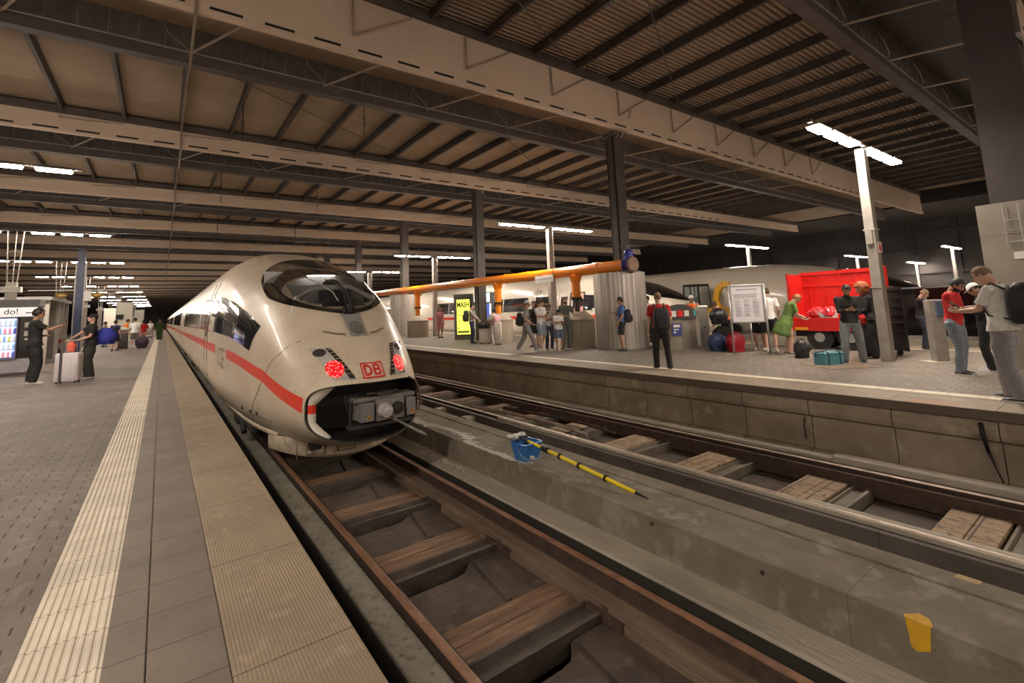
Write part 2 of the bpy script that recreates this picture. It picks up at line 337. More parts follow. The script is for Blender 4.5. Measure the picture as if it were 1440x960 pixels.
def inst(key, mk, name, m, parent, off, **kw):
    """one mesh per kind of part, shared by its repeats"""
    if key not in sleeper_copy: sleeper_copy[key] = mk().build(name, m, parent, **kw); o = sleeper_copy[key]
    else: o = sleeper_copy[key].copy(); COL.objects.link(o)
    o.location = off; o.parent = parent; return o
def mk_chan(w0, w1):
    def f():
        a = MB(); a.prism([(-.01, -.17), (-.01, 0), (.035, .0), (.045, -.035), (.165, -.035), (.175, 0), (.20, 0), (.20, -.17)], w1-w0, 'x', w0); return a
    return f
def mk_wood(w0, w1, d=.42):
    def f():
        a = MB(); n = 2
        for i in range(n): a.box(w0, w1, i*d/n+.004, (i+1)*d/n-.004, -.2, 0)
        return a
    return f
def mk_fill(w0, w1):
    def f():
        a = MB(); xs = w0+.2
        poly = [(w0, 0), (w1, 0), (w1, .79), (w0+.80, .79), (w0+.72, .77), (w0+.66, .70), (w0+.60, .64), (w0+.50, .62), (w0, .62)]
        a.prism(poly, -.35, 'z', 0)
        a.prism([(w1-.44, .02), (w1-.40, .02), (w1-.30, .7), (w1-.34, .7)], .02, 'z', 0)
        return a
    return f
while -5+k*0 <= 0:
    break
for k in range(-5, 10):
    y = 4.36 + per*k
    inst('ch1', mk_chan(-.58, .52), 'sleeper', steel_dk, t1, (0, y, -.925))
    inst('wd1', mk_wood(-.57, .50), 'timber_sleeper', wood_m, t1, (0, y+.21, -.955), bevel=.008)
    inst('fi1', mk_fill(-.57, .52), 'pit_cover', pit_m, t1, (0, y+.65, -.985))
for k in range(-5, 10):
    y = 4.36+per*k
    inst('ft1', lambda: MB().box(.34, .50, -.22, .16, -.06, 0).box(.38, .44, -.05, .02, 0, .035), 'rail_fastening', rail_side, t1, (.15, y, -.915))
# --- track two
t2 = thing('railway_track', 'second track beside the right platform wall, with pale timber between its rails', 'railway track', (6.53, 0, 0))
for x in (5.78, 7.28):
    mb = MB(); rail(mb, x, YB, YF, -.76); part(mb, 'rail', [rail_side, rail_shine], t2)
part(MB().box(5.705, 5.735, YB, 8.5, -.9, -.762), 'pale_edge_strip', ledge_m, t2, label='pale concrete strip along the near rail')
part(MB().box(5.83, 5.90, YB, 2.6, -.9, -.765), 'pale_edge_strip', ledge_m, t2, label='pale concrete strip along the near rail')
part(MB().box(7.12, 7.16, YB, YF, -1.02, -.80).box(7.20, 7.36, YB, YF, -1.1, -.92), 'longitudinal_beam', rail_side, t2)
part(MB().box(7.40, 7.44, YB, YF, -.95, -.78), 'guard_rail', rail_side, t2)
part(MB().box(5.72, 5.9, YB, YF, -1.3, -.93), 'longitudinal_beam', steel_dk, t2)
for k in range(-4, 12):
    y = 1.2 + per*k
    lit = k < 5  # nearer sleepers get the paler timber and steel
    inst('wd2' if lit else 'wd3', mk_wood(-.62, .55, .48 if lit else .3), 'timber_sleeper', wood_pale if lit else wood_m, t2, (0, y, -.905), bevel=.008)
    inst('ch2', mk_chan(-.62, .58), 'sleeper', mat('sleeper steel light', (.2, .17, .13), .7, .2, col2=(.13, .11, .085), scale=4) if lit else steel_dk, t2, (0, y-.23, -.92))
    inst('fi2', lambda: MB().box(-.6, .55, .0, .62, -.35, 0), 'pit_cover', pit_m, t2, (0, y+.56, -1.04))
for dx, y0, y1 in ((-.25, 10.2, 6.6), (.18, 9.4, 6.3)):
    p = MB(); p.path([(dx-.22, y0, -.82), (dx, y0-1.5, -.82), (dx+.04, y1+.7, -.82), (dx+.12, y1, -.9)], .035, 4); p.build('check_rail', rail_shine if dx < 0 else rail_side, t2)
for i, y in enumerate((9.3, 10.6, 11.9)):
    MB().box(-1.15, -.8, -.1, .12, -.08, .02).box(-1.05, -.85, .1, .3, -.1, -.02).build('switch_rod', ledge_m, t2, loc=(0, y, -.86))
# other tracks beyond the platform
for xc, lb in ((18.2, 'track beyond the right platform, under the middle train'), (24.0, 'track under the farthest white train')):
    t = thing('railway_track', lb, 'railway track', (xc, 0, 0))
    for x in (-.75, .75):
        mb = MB(); rail(mb, x, YB, YF, -.76); mb.build('rail', [rail_side, rail_shine], t)
    sl = None
    for k in range(-6, 24):
        if sl is None: sl = MB().box(-1.2, 1.2, -.13, .13, -.1, 0).build('sleeper', wood_m, t, loc=(0, k*.65+3, -.94))
        else: c = sl.copy(); COL.objects.link(c); c.location = (0, k*.65+3, -.94)

# marks and fittings on the plinth
yp = mat('yellow paint worn', (.75, .42, .01), .7, col2=(.62, .34, .02), scale=9)
mk = MB(); mk.add([(3.597, 1.14, -.434), (3.597, 1.02, -.434), (3.597, 1.035, -.57), (3.597, 1.10, -.60), (3.597, 1.125, -.585), (3.597, 1.132, -.5)], [(0, 1, 2, 3, 4, 5)])
mk.add([(3.60, 1.145, -.4335), (3.635, 1.15, -.4335), (3.66, 1.12, -.4335), (3.70, 1.10, -.4335), (3.68, 1.045, -.4335), (3.63, 1.02, -.4335), (3.60, 1.015, -.4335)], [(0, 1, 2, 3, 4, 5, 6)])
mk.build('painted_mark', yp, label='yellow paint mark over the edge of the concrete plinth', cat='paint mark')
MB().add([(4.30, 1.06, -.4205), (4.365, 1.05, -.4205), (4.365, .93, -.4205), (4.30, .935, -.4205)], [(0, 1, 2, 3)]).build('painted_mark', mat('pale orange paint', (.55, .36, .16), .7, col2=(.4, .28, .14), scale=20), label='small faded orange paint patch on the back edge of the plinth', cat='paint mark')
rp = mat('faded red paint', (.42, .19, .13), .7, col2=(.34, .24, .17), scale=15, lo=.42, hi=.58)
MB().box(PX0+.02, PX0+.30, 1.75, 2.25, 0, .0012).build('painted_mark', rp, label='faded red paint patch on the right platform coping', cat='paint mark')
random.seed(3)
mb = MB()
for i in range(1500):
    y = random.uniform(4.85, 8.3); t = (y-4.85)/3.45
    x = 3.66 + .05*math.sin(y*3) + random.gauss(0, .035) + (.1 if y > 6.3 else 0); s = random.uniform(.005, .026)
    if not 3.605 < x < 4.1: continue
    if 5.05 < y < 5.3 and x > 3.7: continue
    a = random.random()*6; z = -.4335
    mb.add([(x+s*math.cos(a+q*1.57)*random.uniform(.6, 1.2), y+2.2*s*math.sin(a+q*1.57), z+(.006 if q % 2 else .0)) for q in range(4)], [(0, 1, 2, 3)])
for i in range(260):
    y = random.gauss(6.9, .35); x = random.gauss(3.47, .05); s = random.uniform(.006, .02); a = random.random()*6
    if 3.31 < x < 3.59: mb.add([(x+s*math.cos(a+q*1.57), y+2.2*s*math.sin(a+q*1.57), -.7485+(.005 if q % 2 else 0)) for q in range(4)], [(0, 1, 2, 3)])
mb.build('spilled_foam', flat('dried white foam', (.7, .66, .6), .6), kind='stuff', label='white dried foam spilled along the concrete plinth behind the bucket', cat='spill')
# black cable down the platform wall, drip stain, bolts
mb = MB(); mb.path([(8.12, 1.53, -.15), (8.09, 1.52, -.30), (8.14, 1.50, -.5)], [.022, .026, .02], 8); mb.path([(8.14, 1.50, -.5), (8.16, 1.46, -.68), (8.14, 1.41, -.84)], [.02, .009, .008], 8)
mb.build('hanging_cable', black, smooth=True, label='black cable hanging down the right platform wall', cat='cable')
mb = MB(); mb.path([(8.21, 3.58, -.42), (8.2, 3.6, -.55), (8.21, 3.59, -.75)], .008, 6); mb.build('hanging_cable', black, label='short thin black cable low on the right platform wall', cat='cable')
for y, z in ((1.98, -.52), (2.95, -.49)):
    mb = MB(); mb.tube((3.60, y, z), (3.585, y, z), .018, .012, 10); mb.build('wall_anchor', rail_side, label='rusty anchor stub in the plinth face, %s one' % ('nearer' if y < 2.2 else 'farther'), cat='anchor', group='rusty anchors in the plinth face')
struct('trim_1', MB().prism([(10.75, 4.1), (11.65, 3.5), (12.35, 4.3), (11.4, 4.95)], .006, 'z', 0), mat('cover plate', (.2, .15, .11), .6, col2=(.27, .2, .14), scale=2), label='steel cover plate in the right platform paving')

# ================================================================ BUCKET AND POLE
bk = thing('mop_bucket', 'blue rectangular bucket standing on the concrete plinth between the tracks', 'bucket', (3.80, 5.02, -.434), .12)
bl = mat('blue plastic', (.04, .19, .52), .35, col2=(.035, .16, .45), scale=8)
def rrect(a, b, r, n=4):
    out = []
    for cx, cy, s in ((a-r, b-r, 0), (-a+r, b-r, 1), (-a+r, -b+r, 2), (a-r, -b+r, 3)):
        for i in range(n+1): t = PI/2*(s+i/n); out.append((cx+r*math.cos(t), cy+r*math.sin(t)))
    return out
def ringz(a, b, r, z): return [(x, y, z) for x, y in rrect(a, b, r)]
mb = MB(); mb.loft([ringz(.12, .11, .03, 0), ringz(.15, .14, .03, .20), ringz(.16, .15, .035, .20), ringz(.16, .15, .035, .215), ringz(.142, .132, .03, .215), ringz(.115, .105, .03, .012), ], True)
mb.build('tub', bl, bk, smooth=True, auto=.6)
MB().add([(.125, .0, 0), (.16, .0, 0), (.155, .06, .21), (.13, .06, .21)], [(0, 1, 2, 3)]).box(-.13, .13, -.15, -.14, .1, .12).build('moulded_rib', bl, bk)
mb = MB(); mb.path([(-.155, .0, .17), (-.165, -.06, .09), (-.14, -.13, .05), (-.05, -.158, .03), (.1, -.16, .03)], .0045, 6); mb.build('handle', flat('wire', (.5, .5, .5), .4, .8), bk, smooth=True, label='thin wire handle')
MB().box(-.08, .0, -.1395, -.136, .04, .07, R=Matrix.Rotation(.3, 3, 'Y')).build('sticker', white_p, bk)
wp = thing('washing_pole', 'long yellow telescopic pole with black collars and white fleece head across the blue bucket', 'cleaning pole', (0, 0, 0))
A = Vector((3.80, 5.10, -.20)); B = Vector((3.88, 3.2, -.425)); d = (B-A)
mb = MB(); mb.tube(A+d*.05, A+d*.24, .017, .017, 12); mb.tube(A+d*.24, A+d*.92, .021, .019, 12); mb.build('pole', yellow_p, wp, smooth=True)
for t in (.25, .36, .52, .72): MB().tube(A+d*(t-.006), A+d*(t+.006), .034, .034, 14).build('collar', black, wp)
MB().tube(A+d*.19, A+d*.25, .021, .025, 12).build('grip', black, wp)
MB().path([A+d*.92, A+d*.935, A+d*1.0], [.018, .014, .005], 10).build('tip', black, wp)
mb = MB(); mb.path([A-d*.02, A+d*.0, A+d*.06], [.035, .03, .02], 10); mb.obox(A+Vector((0, .01, .01)), (.14, .05, .05)); mb.build('head_clamp', flat('dark blue grey', (.05, .06, .09), .5), wp)
mb = MB()
for i in range(26):
    a = random.random()*6.28; mb.ell(A+Vector((random.uniform(-.17, .07), random.uniform(-.0, .1), random.uniform(-.0, .045))), (.035, .04, .022), n=7, k=5)
mb.build('fleece_head', flat('white fleece', (.72, .7, .66), .9), wp, smooth=True)
# ================================================================ ROOF
GX0, GX1 = -34, 48
SP = 9.2
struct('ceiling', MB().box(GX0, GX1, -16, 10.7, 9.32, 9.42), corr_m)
struct('ceiling_far', MB().box(GX0, GX1, 10.7, 175, 8.42, 8.5), panel_m)
pur = {}
def purlin(z, L, parent, loc):
    key = round(L, 2)
    if key not in pur:
        a = MB().box(-.045, .045, 0, L, 0, .03).box(-.012, .012, 0, L, .03, .24).box(-.06, .06, 0, L, .24, .27)
        pur[key] = a.build('purlin', dark_beam, parent)
        o = pur[key]
    else: o = pur[key].copy(); COL.objects.link(o); o.parent = parent
    o.location = loc; return o
for k in range(-2, 17):
    y = 10.5 + SP*k
    zt = 9.04 if k <= 0 else 8.16
    g = thing('roof_girder', 'double steel roof girder across the tracks', 'roof girder', (0, y, 0), kind='structure')
    # near beige web with slotted lower flange
    mb = MB().box(GX0, GX1, 0, .02, 7.68, zt+.02)
    mb.box(GX0, GX1, -.06, .14, 7.5, 7.68)
    mb.build('web', girder_m, g)
    if k < 2:
        mb = MB(); x = -20.1
        while x < 34: mb.box(x, x+.58, -.066, -.058, 7.57, 7.63); x += .982
        mb.build('slot_row', black, g, label='row of dark slots in the lower flange')
    MB().box(GX0, GX1, -.12, .16, zt-.1 if k <= 0 else zt-.06, zt+.16).build('upper_flange', dark_beam, g)
    # far dark lower beam with wired panels above it
    MB().box(GX0, GX1, 2.42, 2.58, 7.5, 7.76).box(GX0, GX1, 2.36, 2.64, 7.48, 7.51).build('lower_beam', dark_beam, g)
    MB().box(GX0, GX1, 2.46, 2.50, 7.76, 9.4 if k <= 0 else 8.45).box(GX0, GX1, .15, 2.45, 8.3 if k > 0 else 8.9, 8.33 if k > 0 else 8.95).build('dark_panel', duct_m, g)
    MB().tube((GX0, 2.40, 7.78), (GX1, 2.40, 7.78), .022, .022, 6).build('conduit', grey_p, g)
    if k < 5:
        n = 0
        for i in range(-6, 10):
            xx = .27 + 3.08*i
            mb = MB().tube((xx, -.03, zt-.15), (xx, -.08, 7.95), .025, .025, 6)
            mb.tube((xx, -.08, 7.95), (xx+1.55, -.04, zt-.12), .022, .022, 6)
            mb.tube((xx, 2.40, 7.72), (xx+1.1, .12, 7.75), .03, .03, 6)
            mb.build('strut', pipe_lt, g)
            if k < 2:
                mb = MB(); mb.path([(xx-.5, 2.38, 8.35), (xx-.42, 2.3, 8.1), (xx-.1, 2.3, 7.85), (xx, 2.38, 7.8)], .014, 6); mb.build('hanger', grey_p, g)
        if k < 3:
            mb = MB(); x = -16.
            while x < 30: mb.tube((x, 2.45, 7.78), (x+.02, 2.44, 8.3), .007, .007, 4); x += .51
            mb.build('wire_row', grey_p, g, kind='stuff')
    # purlins of the bay in front of this girder
    if k >= -1:
        zp = zt-.02; sp = 1.71 if k <= 0 else 1.52; x0 = .27
        L = 6.5 if k > 0 else 9.0
        cb = thing('ceiling_bay', 'row of dark purlins under the roof deck', 'ceiling', (0, y-L, 0), kind='structure')
        i0 = -20 if k < 3 else -12
        for i in range(i0 if k > -1 else -4, 27 if k < 4 else 22):
            xx = x0+sp*i
            if xx < GX0 or xx > GX1 or k > 11 and i % 2: continue
            purlin(zp, L, cb, (xx, 0, zp))
pts = []
for k in range(-1, 9):
    y = 10.5+SP*k; z_ = 8.98 if k <= -1 else 8.08
    pts += [(.30, y-.12, 7.44), (.30, y+2.72, 7.44), (.30, y+2.8, z_-.02), (.30, y+SP-.3, z_-.02)]
MB().path(pts, .03, 6).build('conduit_run', mat('conduit brown', (.26, .2, .155), .5), kind='structure')
# thin diagonal tie rods crossing the girders
for i, (x0, y0, z0, x1, y1, z1) in enumerate(((-.4, 4.2, 7.6, 10.5, 10.3, 9.0), (5.0, 4.0, 7.6, 16.0, 10.3, 9.0), (1.0, 13.2, 7.6, 9.8, 19.6, 8.1), (9.5, 13.2, 7.6, 18, 19.6, 8.1))):
    MB().tube((x0, y0, z0), (x1, y1, z1), .014, .014, 6).build('tie_rod', dark_beam, kind='structure')
# hanging insulators
ins = None
for x, y, z in ((1.75, 22.2, 7.48), (5.5, 22.2, 7.48), (1.79, 16.2, 8.15), (2.36, 31.4, 7.48), (6.5, 31.4, 7.48), (4.83, 14.0, 8.15)):
    nm_i = {1.75: 'from the second girder, near the left track', 5.5: 'from the second girder, toward the right track', 1.79: 'from a roof rib between the first two girders, left one', 2.36: 'from the third girder, left one', 6.5: 'from the third girder, right one', 4.83: 'from a roof rib just behind the nearest girder'}[x]
    t = thing('hanging_insulator', 'dark insulator string hanging '+nm_i, 'insulator', (x, y, z), group='insulators hanging over the tracks')
    MB().tube((0, 0, 0), (0, 0, -1.25), .012, .012, 6).build('rod', black, t)
    mb = MB()
    for q in range(4): mb.tube((0, 0, -.55-.09*q), (0, 0, -.58-.09*q), .03, .07, 10)
    mb.build('sheds', flat('brown porcelain', (.06, .035, .025), .3), t)
# columns along the right platform
CX = 12.78
cyl_m = mat('ribbed aluminium cladding', (.50, .46, .42), .38, .55, col2=(.36, .33, .30), scale=2.2, stretch=(2.5, 2.5, .12), col3=(.62, .58, .54), scale3=5)
for k in range(0, 15):
    y = 10.95 + SP*k
    wid = .22
    c = thing('roof_column', 'dark steel roof column on the right platform', 'column', (CX, y, 0), kind='structure')
    mb = MB(); mb.box(-wid, wid, -.20, -.17, 0, 7.5).box(-wid, wid, .17, .20, 0, 7.5).box(-.03, .03, -.17, .17, 0, 7.5).box(-wid-.02, -wid+.0, -.12, .12, 0, 7.5)
    mb.build('shaft', column_m, c)
    MB().box(-.3, .3, -.3, .25, 7.35, 7.5).build('head_plate', dark_beam, c)
    mb = MB().tube((.1, -.25, 7.3), (.45, -.5, 8.3), .04, .04, 8).tube((-.1, -.25, 7.3), (.2, -.4, 8.6), .035, .035, 8)
    mb.build('brace', pipe_lt, c)
def ribbed(name, loc, R, H, lab, n=80):
    t = thing(name, lab, 'column cladding', loc)
    rg = lambda z, a=0: [((R+(.012 if j % 2 else 0)+a)*math.cos(2*PI*j/n), (R+(.012 if j % 2 else 0)+a)*math.sin(2*PI*j/n), z) for j in range(n)]
    mb = MB(); mb.loft([rg(0), rg(H)], False); mb.loft([rg(H, -.02), rg(0, -.02)], False)
    mb.build('shell', cyl_m, t, smooth=False)
    MB().loft([[( (R+.02)*math.cos(2*PI*j/40), (R+.02)*math.sin(2*PI*j/40), z) for j in range(40)] for z in (0, .05)], True).build('plinth_ring', grey_p, t)
    mb = MB(); mb.loft([[((R-.02)*math.cos(2*PI*j/40), (R-.02)*math.sin(2*PI*j/40), H+z) for j in range(40)] for z in (-.05, -.02)], True); mb.build('top_lid', grey_p, t)
ribbed('column_cladding', (12.60, 11.0, 0), .86, 2.5, 'ribbed silver cylinder round a column base under the blue valve')
ribbed('column_cladding', (12.66, 29.3, 0), .84, 2.62, 'ribbed silver cylinder round a column base just right of the front train')
# huge pillar at the right edge: dark column standing in a wide pale base
pc = mat('pillar render', (.30, .265, .225), .8, col2=(.24, .21, .175), scale=1.2, bump=.15, bscale=30)
t = thing('roof_column', 'wide pillar at the edge of the right platform', 'pillar', (13.15, 1.42, 0), kind='structure')
MB().box(-.55, .95, -.42, .55, 0, 3.05).build('pale_base', joints(pc, 3, 1.22, col=(.2, .17, .14), mortar=.012, axes='xz'), t)
MB().box(-.42, .42, -.36, .36, 3.05, 9.0).build('dark_shaft', mat('pillar dark', (.05, .04, .037), .7, col2=(.035, .028, .026), scale=1), t)
MB().box(-.565, -.55, -.05, .14, 1.98, 2.11).build('notice', white_p, t)
mb = MB()
for yy in (-.02, .18): mb.tube((-.60, yy, 2.2), (-.60, yy, 3.0), .012, .012, 6)
for zz in (2.3, 2.5, 2.7): mb.tube((-.60, -.02, zz), (-.60, .18, zz), .01, .01, 6)
mb.build('wall_ladder', grey_p, t)
# conduit and slotted angle near the pillar
MB().box(11.9, 14.5, .95, 1.0, 6.1, 6.16, R=Matrix.Rotation(-.2, 3, 'Y')).build('cable_tray', grey_p, kind='structure')
# dark side wall far right with panel ribs, and end wall
wl = mat('dark hall wall', (.045, .038, .036), .8, col2=(.03, .025, .024), scale=.5)
mb = MB().box(61, 61.4, -40, 175, -1.3, 9.6)
for q in range(0, 60): mb.box(60.85, 61, -40+q*3.4, -39.75+q*3.4, 3, 9.4)
for z in (3.2, 5.4, 7.2): mb.box(60.8, 61, -40, 175, z, z+.25)
struct('wall_right', mb, wl)
struct('wall_far', MB().box(-45, 61, 176, 176.5, -1.5, 9.6), wl)
struct('wall_left', MB().box(-22, -21.6, -16, 176, -1.5, 9.6), wl)
struct('ceiling_side', MB().box(GX1, 61.2, -40, 175, 8.42, 8.5).box(GX0-6, GX0, -16, 175, 8.42, 8.5), wl)
struct('wall_roof_step', MB().box(GX1-.1, GX1+.1, -40, 175, 8.3, 9.6).box(GX0-.1, GX0+.1, -16, 175, 8.3, 9.6).box(GX0, GX1, 10.67, 10.7, 8.5, 9.32), wl)
struct('floor_far_left', MB().box(-45, -11, YB, 176, -1.5, -.9).box(-16, -11.2, YB, 170, -1.2, 0), pit_m)

# ================================================================ PLATFORM LAMPS
gal = mat('galvanised pole', (.42, .39, .35), .45, .3, col2=(.32, .29, .26), scale=4)
LP = None
def lamp_right(loc, label, rot=0, group='lamp posts with six light panels', notice=False, H=4.85):
    t = thing('platform_lamp', label, 'lamp post', loc, rot, group)
    mb = MB(); a = .14; b = .10
    mb.loft([[(-a, -b, 0), (a, -b, 0), (a, b, 0), (-a, b, 0)], [(-a*.8, -b*.9, H-.1), (a*.8, -b*.9, H-.1), (a*.8, b*.9, H-.1), (-a*.8, b*.9, H-.1)]]); mb.build('pole', gal, t, bevel=.012)
    mb = MB().tube((a+.10, 0, .9), (a+.06, 0, H-.1), .018, .018, 8)
    for z in (1.5, 2.8, 4.0): mb.box(0, a+.12, -.015, .015, z, z+.02)
    mb.build('side_conduit', grey_p, t)
    MB().box(-2.65, 2.65, -.035, .035, H+.01, H+.07).build('arm', dark_beam, t)
    MB().box(-a-.012, a+.012, -b-.012, b+.012, 2.86, 2.9).box(-a-.012, a+.012, -b-.012, b+.012, 1.58, 1.6).build('strap', gal, t)
    for sx in (-1, 1):
        for q in range(3):
            x0 = sx*(.32+.80*q); x1 = sx*(.32+.80*q+.58); x0, x1 = min(x0, x1), max(x0, x1)
            h = MB().box(x0-.02, x1+.02, -.13, .13, H-.035, H+.0).build('light_housing', gal, t)
            MB().box(x0, x1, -.11, .11, H-.075, H-.036).build('light_panel', lamp_glow, h)
    if notice:
        MB().box(-.12, .12, -b-.02, -b-.015, 2.35, 2.6).build('warning_sign', white_p, t, label='small white warning sign with a red figure')
        MB().box(-.07, .07, -b-.024, -b-.02, 2.42, 2.5).box(-.02, .02, -b-.024, -b-.02, 2.38, 2.57).build('warning_symbol', red_p, t)
        MB().box(-.2, -.13, -.06, .06, 2.55, 2.85).build('junction_box', gal, t)
    return t
near = lamp_right((12.79, 3.73, 0), 'nearest lamp post on the right platform, small red and white sign on it', notice=True)
std = lamp_right((13.2, 15.2, 0), 'lamp post on the right platform standing behind the orange pipe, second nearest')
bpy.context.view_layer.update()
def reg(o):
    for x in [o]+list(kids(o)): KID[x.name] = kids(x)
for o in (near, std): reg(o)
def far_lamp(x, y, lab, dz=0): return copy_tree(std, (x, y, dz), label=lab)
far_lamp(13.4, 26.3, 'lamp post on the right platform between the first silver cylinder and the advertising pillar')
for i, y in enumerate((37.2, 48.2, 59.2, 70)):
    far_lamp(13.2, y, 'distant lamp post on the right platform, %s past the advertising pillar' % ('first', 'second', 'third', 'fourth')[i])
far_lamp(12.8, -7.3, 'lamp post on the right platform behind the viewpoint')
for i, (x, y) in enumerate(((30.2, 4.0), (30.5, 15.6), (30.5, 27), (30.5, 38), (50, 15.9), (51, 27.5), (69, 16.6), (70, 28), (92, 18))):
    if x > 60: continue
    far_lamp(x, y, ('lamp post on the far platform next to the wide pillar', 'lamp post on the far platform behind the notice board', 'lamp post behind the yellow excavator', 'far lamp post deep behind the middle train', 'lamp post seen above the red skip', 'small distant lamp post left above the red skip')[i])
far_lamp(50, 5.5, 'small distant lamp post seen left of the wide pillar')
far_lamp(58, 13.7, 'very small distant lamp post right of the one above the red skip', -.6)
far_lamp(58, 23.2, 'very small distant lamp post above the left end of the red skip', -.6)
far_lamp(50, 9.5, 'small distant lamp post seen right of the nearest lamp post')
def lamp_left(loc, label):
    t = thing('truss_lamp', label, 'lamp post', loc, 0, 'truss lamp posts on the left platform')
    H = 4.95
    MB().box(-.14, .14, -.1, .1, 0, 3.1).build('pole', gal, t, bevel=.01)
    mb = MB()
    for sx in (-1, 1): mb.tube((sx*.12, 0, 3.1), (sx*.2, 0, H), .022, .022, 8)
    mb.tube((0, .08, 3.1), (0, .08, H), .015, .015, 6)
    for z in (3.4, 3.8, 4.2, 4.6): mb.tube((-.16, 0, z), (.16, 0, z), .012, .012, 6)
    mb.build('truss', gal, t)
    MB().box(-2.75, 2.75, -.03, .03, H+.005, H+.06).build('arm', dark_beam, t)
    MB().box(-.26, .26, -.16, .16, 2.75, 2.95).build('loudspeaker_box', white_p, t)
    for sx in (-1, 1):
        for q in range(3):
            x0 = sx*(.40+.80*q); x1 = sx*(.40+.80*q+.58); x0, x1 = min(x0, x1), max(x0, x1)
            h = MB().box(x0-.02, x1+.02, -.10, .10, H-.02, H).build('light_housing', gal, t)
            MB().box(x0, x1, -.09, .09, H-.06, H-.021).build('light_panel', lamp_glow, h)
    return t
l0 = lamp_left((-4.35, 14.2, 0), 'nearest truss lamp post, above the vending machine at the left edge')
bpy.context.view_layer.update(); reg(l0)
for i, y in enumerate((4.0, 24.1, 34.7, 45.3, 55.9, 66.5, 77.1, 87.7, 98.3, 109, 120)):
    copy_tree(l0, (-4.35 + (-.1 if y > 30 else 0), y, 0), label='truss lamp post on the left platform, '+('beside the viewpoint', 'behind the vending machine', 'third in the row, behind the blue column', 'fourth in the receding row', 'fifth in the receding row', 'sixth in the receding row', 'seventh in the receding row', 'eighth in the receding row', 'ninth in the receding row', 'tenth in the receding row', 'eleventh in the receding row', 'last of the receding row')[i])
copy_tree(l0, (-4.35, -6.5, 0), label='truss lamp post on the left platform behind the viewpoint')
# ================================================================ TRAINS
TY = [6.40, 6.55, 6.85, 7.1, 7.5, 8.2, 9.2, 10.5, 11.8, 13, 15, 16]
TT = dict(zt=[.56, .74, 1.0, 1.17, 1.49, 1.90, 2.30, 2.64, 2.90, 3.05, 3.12, 3.13], w=[.80, .88, .99, 1.06, 1.15, 1.26, 1.36, 1.42, 1.46, 1.475, 1.475, 1.475],
          zb=[-.20, -.25, -.32, -.37, -.41, -.45, -.46, -.45, -.42, -.40, -.38, -.38], zm=[.18, .2, .28, .34, .42, .55, .68, .8, .88, .9, .9, .9],
          nt=[4, 4, 4, 4, 3.4, 3.0, 2.7, 2.6, 2.5, 2.5, 2.5, 2.5], nb=[2.6, 2.6, 2.6, 2.7, 2.8, 3, 3.2, 3.5, 4, 4, 4, 4], s=[.72, .70, .68, .65, .6, .45, .3, .17, .06, 0, 0, 0])
# light smoothing of the tables so that no crease shows
_g = np.arange(6.40, 16.01, .02); TG = {}
for k_, v_ in TT.items():
    a = np.interp(_g, TY, v_); pad = np.concatenate([2*a[0]-a[1:13][::-1], a, np.full(12, a[-1])]); kr = np.hanning(27)[1:-1]; kr /= kr.sum(); TG[k_] = np.convolve(pad, kr, 'same')[12:-12]
def TP(Y, k): return float(np.interp(Y, _g, TG[k]))
Y0 = 6.40
def tsec(Yc, n=72, off=0):
    zt, zm, zb, w, s, nt, nb = [TP(Yc, q) for q in ('zt', 'zm', 'zb', 'w', 's', 'nt', 'nb')]
    out = []
    for j in range(n):
        t = 2*PI*j/n; c, q = math.cos(t), math.sin(t); e = nt if q >= 0 else nb
        x = (w+off)*math.copysign(abs(c)**(2/e), c); z = zm + ((zt-zm+off) if q >= 0 else (zm-zb+off))*math.copysign(abs(q)**(2/e), q)
        out.append((x, Yc-Y0+s*x*x, z))
    return out
def tside(Yc, z, sg=-1, off=0):
    zt, zm, zb, w, s, nt, nb = [TP(Yc, q) for q in ('zt', 'zm', 'zb', 'w', 's', 'nt', 'nb')]
    if z > zm: q, n = (z-zm)/(zt-zm), nt
    else: q, n = (zm-z)/(zm-zb), nb
    q = min(q, .999); x = w*(1-q**n)**(1/n)+off
    return Vector((sg*x, Yc-Y0+s*x*x, z))
def ttop(x, Yc, off=0):
    zt, zm, w, s, n = [TP(Yc, q) for q in ('zt', 'zm', 'w', 's', 'nt')]
    a = min(abs(x)/w, .999); return Vector((x, Yc-Y0+s*x*x-off*.6, zm+(zt-zm)*(1-a**n)**(1/n)+off))
def fan(fn, poly, off, rings=8, sub=4):
    """skin-tight patch over a star-shaped outline given in surface coordinates"""
    P = []
    for i in range(len(poly)):
        a, b = poly[i], poly[(i+1) % len(poly)]
        for k in range(sub): P.append((a[0]+(b[0]-a[0])*k/sub, a[1]+(b[1]-a[1])*k/sub))
    cx = sum(p[0] for p in P)/len(P); cy = sum(p[1] for p in P)/len(P)
    mb = MB(); vs = [fn(cx, cy, off)]; n = len(P)
    for r in range(1, rings+1):
        for p in P: vs.append(fn(cx+(p[0]-cx)*r/rings, cy+(p[1]-cy)*r/rings, off))
    fs = [(0, 1+j, 1+(j+1) % n) for j in range(n)]
    for r in range(rings-1):
        for j in range(n): q = (j+1) % n; fs.append((1+r*n+j, 1+(r+1)*n+j, 1+(r+1)*n+q, 1+r*n+q))
    return mb.add(vs, fs)
def annulus(fn, A, B, off):
    n = len(A); vs = [fn(*p, off) for p in A]; R = 6
    for r in range(1, R+1): vs += [fn(a[0]+(b[0]-a[0])*r/R, a[1]+(b[1]-a[1])*r/R, off) for a, b in zip(A, B)]
    fs = []
    for r in range(R):
        for j in range(n): q = (j+1) % n; fs.append((r*n+j, (r+1)*n+j, (r+1)*n+q, r*n+q))
    return MB().add(vs, fs)
